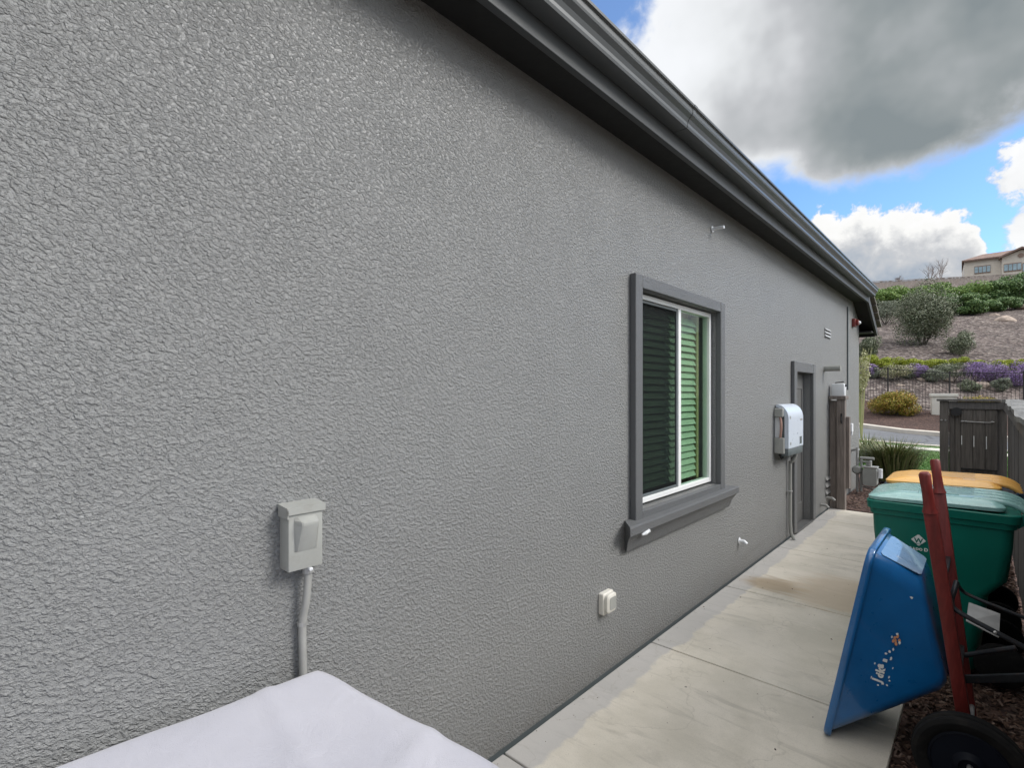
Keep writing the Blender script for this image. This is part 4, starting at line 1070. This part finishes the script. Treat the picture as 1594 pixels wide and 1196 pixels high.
# hidden table beneath the cover
bm2 = BM(); box(bm2, (.09,-1.45,.70), (.78,.72,.74), .01)
build('table_top', bm2, 'dkgrey', t_)
for x, y in ((.14,-1.38),(.73,-1.38),(.14,.64),(.73,.64)):
    bm2 = BM(); box(bm2, (x-.025,y-.025,0), (x+.025,y+.025,.70), .004); build('leg', bm2, 'dkgrey', t_)
NU, NV = 90, 150
X0, X1, Y0, Y1 = .045, .86, -1.55, .82
g = {}
for i in range(NU+1):
    for j in range(NV+1):
        # param square [-1.5,1.5] folded over the edges
        a = -1+2*i/NU; b = -1+2*j/NV
        ex, ey = abs(a)*1.9, abs(b)*1.35
        cx, cy = (X0+X1)/2, (Y0+Y1)/2; hx, hy = (X1-X0)/2, (Y1-Y0)/2
        # superellipse style mapping: rounded corner plan
        def fold(t):   # t 0..k -> (planar 0..1, drop 0..)
            return (t, 0) if t < 1 else (1, t-1)
        fx, dx = fold(ex); fy, dy = fold(ey)
        drop = max(dx*.75/.9, dy*.75/.35)
        x = cx + math.copysign(hx*fx, a); y = cy + math.copysign(hy*fy, b)
        # round plan corners
        r = .09
        qx = abs(x-cx)-(hx-r); qy = abs(y-cy)-(hy-r)
        if qx > 0 and qy > 0:
            dd = math.hypot(qx, qy); m_ = max(qx, qy)
            x = cx+math.copysign(hx-r+qx*m_/dd, x-cx); y = cy+math.copysign(hy-r+qy*m_/dd, y-cy)
        # edge rounding of the top
        ed = min(hx-abs(x-cx), hy-abs(y-cy)); z = ztop
        if drop <= 0:
            if ed < .06: z -= .022*(1-ed/.06)**2
        else:
            z = ztop-.022-drop
            fl = .05*min(1, drop*2)*(.6+.4*math.sin(y*14+x*11))
            nx_, ny_ = (x-cx)/hx, (y-cy)/hy
            if x > cx: x += fl*max(0, nx_)**3*.9
            if y > cy: y += fl*max(0, ny_)**3*.9
        z += .006*noise.noise(Vector((x*3,y*2.2,0)))+.004*noise.noise(Vector((x*9,y*7,3)))
        # sagging hollow and soft folds near the end
        z -= .014*math.exp(-(((x-.42)/.28)**2+((y-.30)/.55)**2))
        z += .007*math.exp(-((y-(.62-.25*(x-.1)))/.018)**2)*(1 if drop <= 0 else 0)
        z += .006*math.exp(-(((x-.68)+.35*(y-.5))/.03)**2)*(1 if drop <= 0 else 0)*max(0,min(1,y*2))
        y += .11*max(0,x)*max(0,min(1,(y+.6)/1.4)) if drop <= .0001 or y > 0 else 0
        z += .02*max(0,min(1,.7-y)) if drop <= 0 else 0
        if x < .3 and drop <= 0: x -= .03*max(0,min(1,(.7-y)*2))
        if x < .5 : x = max(x, .012)
        g[i,j] = bm.verts.new((x, y, max(z,.01)))
for i in range(NU):
    for j in range(NV): bm.faces.new((g[i,j], g[i,j+1], g[i+1,j+1], g[i+1,j]))
bmesh.ops.remove_doubles(bm, verts=bm.verts, dist=.0005)
tag(build('furniture_cover', bm, 'cover', smooth=180), 'pale lavender grey fabric cover draped over low garden furniture at lower left', 'cover')

# ================================================================== PLANTING
def leaves(bm, c, rad, n, size, lumps=7, flat=.0, up=0.0, shell=.55):
    """leaf quads in clumps through a lumpy ellipsoid"""
    c = Vector(c); cl = []
    for _ in range(lumps):
        d = Vector((random.gauss(0,1), random.gauss(0,1), random.gauss(0,1)-.05)).normalized()
        k = random.uniform(.3,.74); cl.append((Vector((d.x*rad[0]*k, d.y*rad[1]*k, d.z*rad[2]*k)), random.uniform(.28,.55)))
    for _ in range(n):
        cc_, cr = random.choice(cl)
        d = Vector((random.gauss(0,1), random.gauss(0,1), random.gauss(0,1))).normalized()
        rr = random.uniform(shell,1.0)**.6*cr*random.uniform(.85,1.08)
        p = c + cc_ + Vector((d.x*rad[0]*rr, d.y*rad[1]*rr, d.z*rad[2]*rr))
        if p.z < c.z-rad[2]*.92: continue
        s = size*random.uniform(.6,1.3)
        nrm = (d + Vector((random.gauss(0,.5), random.gauss(0,.5), random.gauss(0,.5)+up))).normalized()
        u = nrm.orthogonal().normalized(); u = Matrix.Rotation(random.uniform(0,6.28),3,nrm) @ u; v = nrm.cross(u)
        bm.faces.new([bm.verts.new(p+q) for q in (-u*s, v*s*.5, u*s, -v*s*.5)])
def ground_z(P):
    d = P-Vector((CX,CY,0)); s = -SN*d.x+CS*d.y; l = CS*d.x+SN*d.y; return hz(s, l)
def bush(name, px, s, wpx, hpx, base_py, mat, label, cat, n, size, group=None, lumps=8, stem=True, base=None, dp=1.0):
    """px centre, s depth, width/height in photo pixels -> metres at that depth"""
    n = int(n*1.8); size *= .68; lumps = int(lumps*1.5)
    P = at(px, base_py, s); w = wpx*s/800/2; h = hpx*s/800/2
    gz_ = ground_z(P)
    t_ = thing(name, (P.x,P.y,P.z), label, cat, group)
    bm = BM(); leaves(bm, (P.x,P.y,P.z+h), (w,w*dp,h*1.05), n, size, lumps)
    build('foliage', bm, mat, t_, norm=False)
    bm = BM()
    for k in range(5):
        a = k*1.26; tube(bm, [(P.x,P.y,min(gz_,P.z)-.1),(P.x+math.cos(a)*w*.25,P.y+math.sin(a)*w*.25,P.z+h*.5),(P.x+math.cos(a)*w*.5,P.y+math.sin(a)*w*.5,P.z+h*1.25)], [.03*h+.01,.02*h+.006,.005], 5)
    build('stem', bm, 'bark', t_, norm=False)
    return t_
def hs(px, py):
    """depth where the ray through (px,py) meets the hillside"""
    u = (px-797)/800; v = (612-py)/800; s = 20
    while s < 110:
        if CZ+v*s <= hz(s, u*s): return s
        s += .1
    return 100
# kerbside golden round shrub, second one behind the gate
s_ = hs(1396,650)
bush('round_shrub', 1396, s_, 74, 44, 650, 'leafgold', 'clipped round golden green shrub in front of the iron fence', 'shrub', 9000, .055, lumps=16)
bush('round_shrub', 1533, hs(1533,655)-.3, 62, 46, 657, 'leafgold', 'golden shrub top showing over the dark side gate', 'shrub', 6000, .05, lumps=14)
# big olive toned bush and its small companion on the slope
bush('large_bush', 1437, hs(1430,541), 92, 98, 541, 'leafolive', 'large feathery olive green bush in the middle of the bark slope', 'bush', 16000, .085, lumps=20)
bush('small_bush', 1496, hs(1496,553), 46, 42, 554, 'leafolive', 'small sparse olive bush lower right of the large one on the slope', 'bush', 3500, .07, lumps=10)
bush('small_bush', 1345, hs(1345,565), 40, 50, 566, 'leafolive', 'olive bush half hidden behind the end of the eave', 'bush', 3500, .08, lumps=9)
bush('small_bush', 1378, hs(1378,505), 52, 38, 505, 'leafgrey', 'low grey bush just left behind the large olive bush', 'bush', 3500, .08, lumps=9)
# hedge of shrubs along the top of the slope
row = [(1375,475,66,30,'a'),(1418,473,74,31,'a'),(1455,470,62,31,'a'),(1476,488,52,32,'b'),(1500,475,66,36,'a'),(1512,490,56,34,'b'),(1532,474,60,36,'b'),(1556,472,62,40,'b'),(1582,472,60,44,'b'),(1604,468,56,46,'b'),(1546,484,36,22,'b'),(1574,480,34,20,'b'),(1625,470,60,50,'b'),(1340,476,50,26,'a')]
lab = {'a': 'bright green', 'b': 'deep green'}
desc = ['bright green hillside shrub left of the large olive bush below the hilltop fence', 'bright green hillside shrub rising straight above the large olive bush', 'bright green hillside shrub up and right of the large olive bush',
 'deep green low shrub touching the upper right side of the large olive bush', 'bright green shrub in the hedge under the left end of the hilltop house', 'deep green low shrub at the hedge foot above the small sparse bush',
 'deep green shrub under the pair of windows of the hilltop house', 'deep green tall shrub under the gable of the hilltop house', 'deep green shrub near the right edge in front of the hilltop house', 'deep green tallest shrub cut by the right edge of the photo',
 'small deep green mound at the hedge foot left of the stones', 'small deep green mound at the hedge foot near the right edge', 'deep green shrub beyond the right edge of the hedge', 'bright green shrub behind the end of the eave gutter']
for (px, py, w, h, k), d_ in zip(row, desc):
    bush('hedge_shrub', px, hs(px,py), w*1.12, h, py+1, 'leafgreen' if k == 'a' else 'leafgreenb', d_, 'shrub', 5200, .15, 'shrubs along the top of the bark slope', lumps=12)
# lime edging clumps
for px, py, w, h, d_ in ((1352,572,34,20,'lime clump nearest the house corner, under the eave end'),(1378,574,40,20,'second lime clump from the house corner'),(1408,574,36,18,'lime clump below the large olive bush'),(1437,577,38,20,'lime clump right of centre with grey stones beneath'),
                         (1461,575,26,17,'small lime clump in front of the brown slope left of the small bush'),(1493,570,30,16,'lime clump under the small sparse bush'),(1520,571,24,12,'thin dull lime clump right of the small sparse bush'),(1552,578,36,20,'lime clump behind the purple flowers'),(1577,579,34,22,'lime clump near the right edge behind the purple flowers')):
    bush('lime_shrub', px, hs(px,py), w, h, py, 'leaflime', d_, 'shrub', 2200, .055, 'lime green edging shrubs', lumps=9)
# lavender and grey mounds
for px, py, w, h, m_, d_ in ((1350,589,26,22,'leafpurple','purple flowering mound beside the house corner above the iron fence'),(1366,590,26,18,'leafgrey','grey green mound next to the leftmost purple one'),(1394,594,50,30,'leafcream','loose shrub with cream flowers above the golden round shrub'),
        (1432,589,40,20,'leafpurple','dusky purple mound above the iron fence, left of the brown mound'),(1412,590,22,16,'leafgrey','grey mound between cream flowers and dusky purple mound'),(1484,592,56,30,'leafolive','dull brown green mound left of the bright purple flowers'),(1453,595,34,20,'leafgrey','pale grey mound over the white cabinet'),
        (1520,594,44,30,'leafpurple','bright purple mound over the left side of the gate'),(1545,600,52,30,'leafpurple','largest bright purple mound over the gate'),(1572,602,40,22,'leafpurple','purple mound near the right edge above the fence cap'),(1592,602,46,34,'leafpurple','purple mound cut by the right edge'),(1560,610,26,24,'leafgrey','grey green tuft below the largest purple mound'),(1510,610,30,20,'leafolive','olive tuft under the left bright purple mound')):
    k_ = 1.2 if m_ == 'leafpurple' else 1.0
    bush('flower_mound', px, hs(px,py), w*k_, h*k_, py, m_, d_, 'flowering shrub', 3000, .045, 'mounds behind the iron fence', lumps=10)
# boulders
for px, py, w, d_ in ((1434,592,13,'brown boulder under the dusky purple mound'),(1477,592,14,'tan boulder under the brown green mound'),(1527,601,22,'orange tan boulder under the bright purple flowers'),(1460,573,10,'flat pale stone below the lime clumps'),(1546,492,14,'pale stone in the scar at the hedge foot'),(1563,500,26,'low tan rock on the bark slope right of the hedge foot'),(1590,478,16,'tan rock near the right edge at the hedge foot'),(1401,601,10,'small tan boulder among the cream flowers')):
    s_ = hs(px,py); P = at(px,py,s_); bm = BM(); sphere(bm, P, w*s_/1600, 3, (1,1,.6), .35)
    tag(build('boulder', bm, 'rock', smooth=40), d_, 'boulder', 'boulders on the bark slope')
# tall grass clump and pale plant by the corner
def blades(bm, c, r0, n, L, lean, w=.006):
    c = Vector(c)
    for _ in range(n):
        a = random.uniform(0,6.28); rr = random.uniform(0,r0); b = c+Vector((math.cos(a)*rr, math.sin(a)*rr, 0))
        l_ = L*random.uniform(.6,1.1); k = random.uniform(.2,1)*lean; dr = Vector((math.cos(a), math.sin(a), 0)); sd2 = Vector((-dr.y, dr.x, 0))*w
        p1 = b+dr*k*l_*.35+Vector((0,0,l_*.6)); p2 = b+dr*k*l_*.95+Vector((0,0,l_*(1-.35*k)))
        v = [bm.verts.new(q) for q in (b-sd2, b+sd2, p1+sd2*.8, p1-sd2*.8, p2)]
        bm.faces.new(v[:4]); bm.faces.new((v[3], v[2], v[4]))
P = onz(1390, 748, .05)
bm = BM(); blades(bm, P, .28, 1500, .86, .95, .008)
tag(build('grass_clump', bm, 'reed', norm=False), 'tall arching ornamental grass clump on the lawn behind the gas meter', 'ornamental grass')
P = onz(1350, 722, .05); P.z = .05
bm = BM(); blades(bm, P, .18, 260, .75, .9, .012)
tag(build('grass_clump', bm, 'reed', norm=False), 'smaller strappy leaf clump between gas meter and tall grass, before the pale driveway', 'ornamental grass')
s_ = 17; P = at(1341, 655, s_)
t_ = thing('straw_shrub', (P.x,P.y,P.z), 'pale straw coloured twiggy shrub just past the house corner', 'shrub')
bm = BM(); leaves(bm, P+Vector((0,0,1.55)), (.28,.28,.95), 1500, .04, 8); build('foliage', bm, 'leafpale', t_, norm=False)
bm = BM()
for k in range(7): tube(bm, [(P.x,P.y,-.1),(P.x+.1*math.cos(k),P.y+.1*math.sin(k),P.z+1.2),(P.x+.3*math.cos(k),P.y+.3*math.sin(k),P.z+2.4)], [.02,.012,.004], 5)
build('stem', bm, 'leafpale', t_, norm=False)
# lawn blades
bm = BM()
for _ in range(26000):
    px = random.uniform(1325,1640); py = random.uniform(697,800)
    P = onz(px, py, .06); d = P-Vector((CX,CY,0)); s = -SN*d.x+CS*d.y; l = CS*d.x+SN*d.y; q_ = .5*s+.86*l
    if q_ > 18.4 or 17.0 < q_ < 17.8 or q_ < 12.0 or P.x < .3 and P.y < 11.5 or P.y < 11.2: continue
    a = random.uniform(0,6.28); h_ = random.uniform(.03,.08); w = Vector((math.cos(a), math.sin(a), 0))*.008
    bm.faces.new([bm.verts.new(v) for v in (P-w, P+w, P+Vector((random.uniform(-.03,.03), random.uniform(-.03,.03), h_)))])
tag(build('lawn_grass', bm, 'grass', norm=False), 'short green lawn grass blades beyond the house corner', 'grass', kind='stuff')

# ================================================================== IRON FENCE
def QP(q, p, dz=0):
    det = .5*-.5 - .86*.86; s = (q*-.5 - .86*p)/det; l = (.5*p - .86*q)/det
    return SL(s, l, hz(s,l)+dz), s, l
t_ = thing('iron_fence', QP(28.1,8)[0], 'black iron picket fence along the foot of the bark slope', 'fence')
FH = 1.85
for k in range(-6, 9):
    p0, p1 = 8+k*2.4-.5, 8+(k+1)*2.4-.5
    A = QP(28.1,p0,.02)[0]; B = QP(28.1,p1,.02)[0]
    bm = BM(); box(bm, (A.x-.03,A.y-.03,A.z-.1), (A.x+.03,A.y+.03,A.z+FH+.06), .004); build('post', bm, 'iron', t_)
    bm = BM()
    for zz in (.18, FH-.02, FH-.18 if False else FH-.02): tube(bm, [A+Vector((0,0,zz)), B+Vector((0,0,zz))], .018, 5)
    n = 19
    for i in range(1, n):
        c = A.lerp(B, i/n); tube(bm, [c+Vector((0,0,.08)), c+Vector((0,0,FH))], .0095, 4)
    build('picket_panel', bm, 'iron', t_, norm=False)
# white cabinet by the kerb
s_ = 22.6; a, b = at(1450,613,s_), at(1487,644,s_)
c = (a+b)/2; zc0 = b.z-.1
t_ = thing('utility_cabinet', (c.x,c.y,zc0), 'cream utility cabinet with a wide lid by the kerb, partly behind the gate', 'cabinet')
rt = Matrix.Rotation(TH-.6,3,'Z')
bm = BM(); box(bm, (c.x-.42,c.y-.25,zc0), (c.x+.42,c.y+.25,a.z-.14), .02, rot=rt); build('body', bm, 'utility', t_)
bm = BM(); box(bm, (c.x-.47,c.y-.30,a.z-.139), (c.x+.47,c.y+.30,a.z), .02, rot=rt); build('lid', bm, 'utility', t_)

# ================================================================== HILLTOP
t_ = thing('wooden_fence', at(1450,445,75), 'old weathered wooden fence running along the hilltop', 'fence')
bm = BM(); s_ = 75
A = at(1330,441,s_); B = at(1660,423,s_)
n = 150
for i in range(n):
    a = A.lerp(B, i/n); b = A.lerp(B, (i+.9)/n); zt_ = random.uniform(-.05,.04)
    off = Vector((-SN,CS,0))*.025
    vs = [(a.x,a.y), (b.x,b.y), (b.x+off.x,b.y+off.y), (a.x+off.x,a.y+off.y)]
    loft(bm, [[(x,y,a.z-2.4) for x, y in vs], [(x,y,a.z+zt_) for x, y in vs]])
build('pickets', bm, 'oldwood', t_)
bm = BM(); beam(bm, A+Vector((0,0,.08)), B+Vector((0,0,.08)), .12, .08, Vector((0,0,1))); build('cap_rail', bm, 'oldwood', t_)

# house on the hill
hs_ = 84
O_ = at(1501, 432, hs_)
bk = (Vector((O_.x-CX,O_.y-CY,0))).normalized(); bk = Matrix.Rotation(R(2),3,'Z') @ bk; fr = Vector((bk.y,-bk.x,0))
t_ = thing('hilltop_house', (O_.x,O_.y,O_.z), 'cream stucco house with brown tiled roof on top of the hill', 'house')
def HP(px, py, d=0):
    e = Vector((CX,CY,CZ)); r_ = at(px, py, 1.0)-e
    return e + r_*(((O_+bk*d-e).dot(bk))/r_.dot(bk))
bm = BM()
zb = O_.z-2.5; ze = HP(1501,408).z
def wallbox(px0, px1, zt, d0, d1):
    a = HP(px0,432,d0); b = HP(px1,432,d0)
    pts = [a, b, b+bk*(d1-d0), a+bk*(d1-d0)]
    loft(bm, [[(p.x,p.y,zb) for p in pts], [(p.x,p.y,zt) for p in pts]])
wallbox(1501,1561,ze,0,9)
# gable wing
a = HP(1560,432,-1.2); b = HP(1622,432,-1.2); zg = HP(1560,403).z; zp = HP(1591,391).z
m = (a+b)/2
pr = [(a, zb), (b, zb), (b, zg), (m, zp), (a, zg)]
loft(bm, [[(p.x,p.y,z) for p, z in pr], [((p+bk*10).x,(p+bk*10).y,z) for p, z in pr]])
build('wall', bm, 'cream', t_)
bm = BM()
a = HP(1497,432,-.5); b = HP(1565,432,-.5); c = HP(1530,432,4.5); d = HP(1585,432,4.5); e = HP(1497,432,9.5); f = HP(1565,432,9.5)
zr_ = HP(1585,392,4.5).z+.2
v = [bm.verts.new(x) for x in ((a.x,a.y,ze-.05),(b.x,b.y,ze-.05),(d.x,d.y,zr_),(c.x,c.y,zr_-.1),(e.x,e.y,ze),(f.x,f.y,ze))]
for q in ((0,1,2,3),(0,3,4),(3,2,5,4)): bm.faces.new([v[i] for i in q])
ext = bmesh.ops.extrude_face_region(bm, geom=bm.faces[:])
for x in ext['geom']:
    if isinstance(x, bmesh.types.BMVert): x.co.z += .22
for sgn in (0, 1):
    pa = HP(1556 if sgn == 0 else 1626,432,-1.8); m2 = HP(1591,432,-1.8)
    zz0 = zg-.18; 
    pts = [(pa, zz0), (m2, zp+.12)]
    q = [(pa.x,pa.y,zz0),(m2.x,m2.y,zp+.12),((m2+bk*11).x,(m2+bk*11).y,zp+.12),((pa+bk*11).x,(pa+bk*11).y,zz0)]
    loft(bm, [q, [(x,y,z+.28) for x, y, z in q]])
build('roof', bm, 'roofred', t_)
def hwin(px0, px1, py0, py1, d, nm):
    a = HP(px0,py1,d); b = HP(px1,py0,d)
    bm = BM(); pts = [a-bk*.06, b-bk*.06]
    pts = [(a.x,a.y),(b.x,b.y),(b.x-bk.x*.08,b.y-bk.y*.08),(a.x-bk.x*.08,a.y-bk.y*.08)]
    loft(bm, [[(x,y,a.z-.15) for x, y in pts], [(x,y,b.z+.15) for x, y in pts]])
    f = build('window', bm, 'housetrim', t_)
    for k in range(nm):
        bm = BM(); pa = a.lerp(b, (k+.08)/nm); pb = a.lerp(b, (k+.92)/nm); o1 = -bk*.09; o2 = -bk*.13
        pts = [pa+o1, pb+o1, pb+o2, pa+o2]
        loft(bm, [[(p.x,p.y,a.z) for p in pts], [(p.x,p.y,b.z) for p in pts]]); build('pane', bm, 'skyglass', f)
hwin(1516.5,1542,413.5,425.5,0,4); hwin(1562.5,1590,409.5,422.5,-1.2,4); hwin(1591.5,1606,409.5,422.5,-1.2,2)
bm = BM(); c = HP(1589,397.5,-1.2)-bk*.05
ring = [(c + fr*.35*math.cos(k*.4488) + Vector((0,0,.35*math.sin(k*.4488)))) for k in range(14)]; loft(bm, [ring, [p-bk*.06 for p in ring]]); build('gable_vent', bm, 'housetrim', t_)
# bare trees behind the hilltop fence
def branch(bm, p, d, L, r, lev):
    q = p + d*L; tube(bm, [p, (p+q)/2+Vector((random.uniform(-.05,.05)*L,0,0)), q], [r, r*.8, r*.55], 4, False)
    if lev:
        for _ in range(3):
            nd = (d + Vector((random.gauss(0,.38), random.gauss(0,.38), random.uniform(0,.25)))).normalized()
            branch(bm, p+d*L*random.uniform(.45,1), nd, L*.68, r*.55, lev-1)
for px, h_, d_ in ((1447,4.6,'bare leafless tree behind the hilltop fence, left one of the pair'),(1464,5.0,'bare leafless tree behind the hilltop fence, right one of the pair'),(1401,2.2,'tiny bare sapling behind the hilltop fence above the eave end')):
    P = at(px, 448, 79); random.seed(px)
    t_ = thing('bare_tree', P, d_, 'tree', 'bare trees behind the hilltop fence')
    bm = BM(); tube(bm, [P-Vector((0,0,1)), P+Vector((0,0,h_*.25))], [.09,.06], 6); build('trunk', bm, 'twig', t_, norm=False)
    bm = BM()
    for _ in range(5): branch(bm, P+Vector((0,0,h_*.2)), Vector((random.gauss(0,.4),random.gauss(0,.4),1)).normalized(), h_*.33, .045, 3)
    build('crown', bm, 'twig', t_, norm=False)
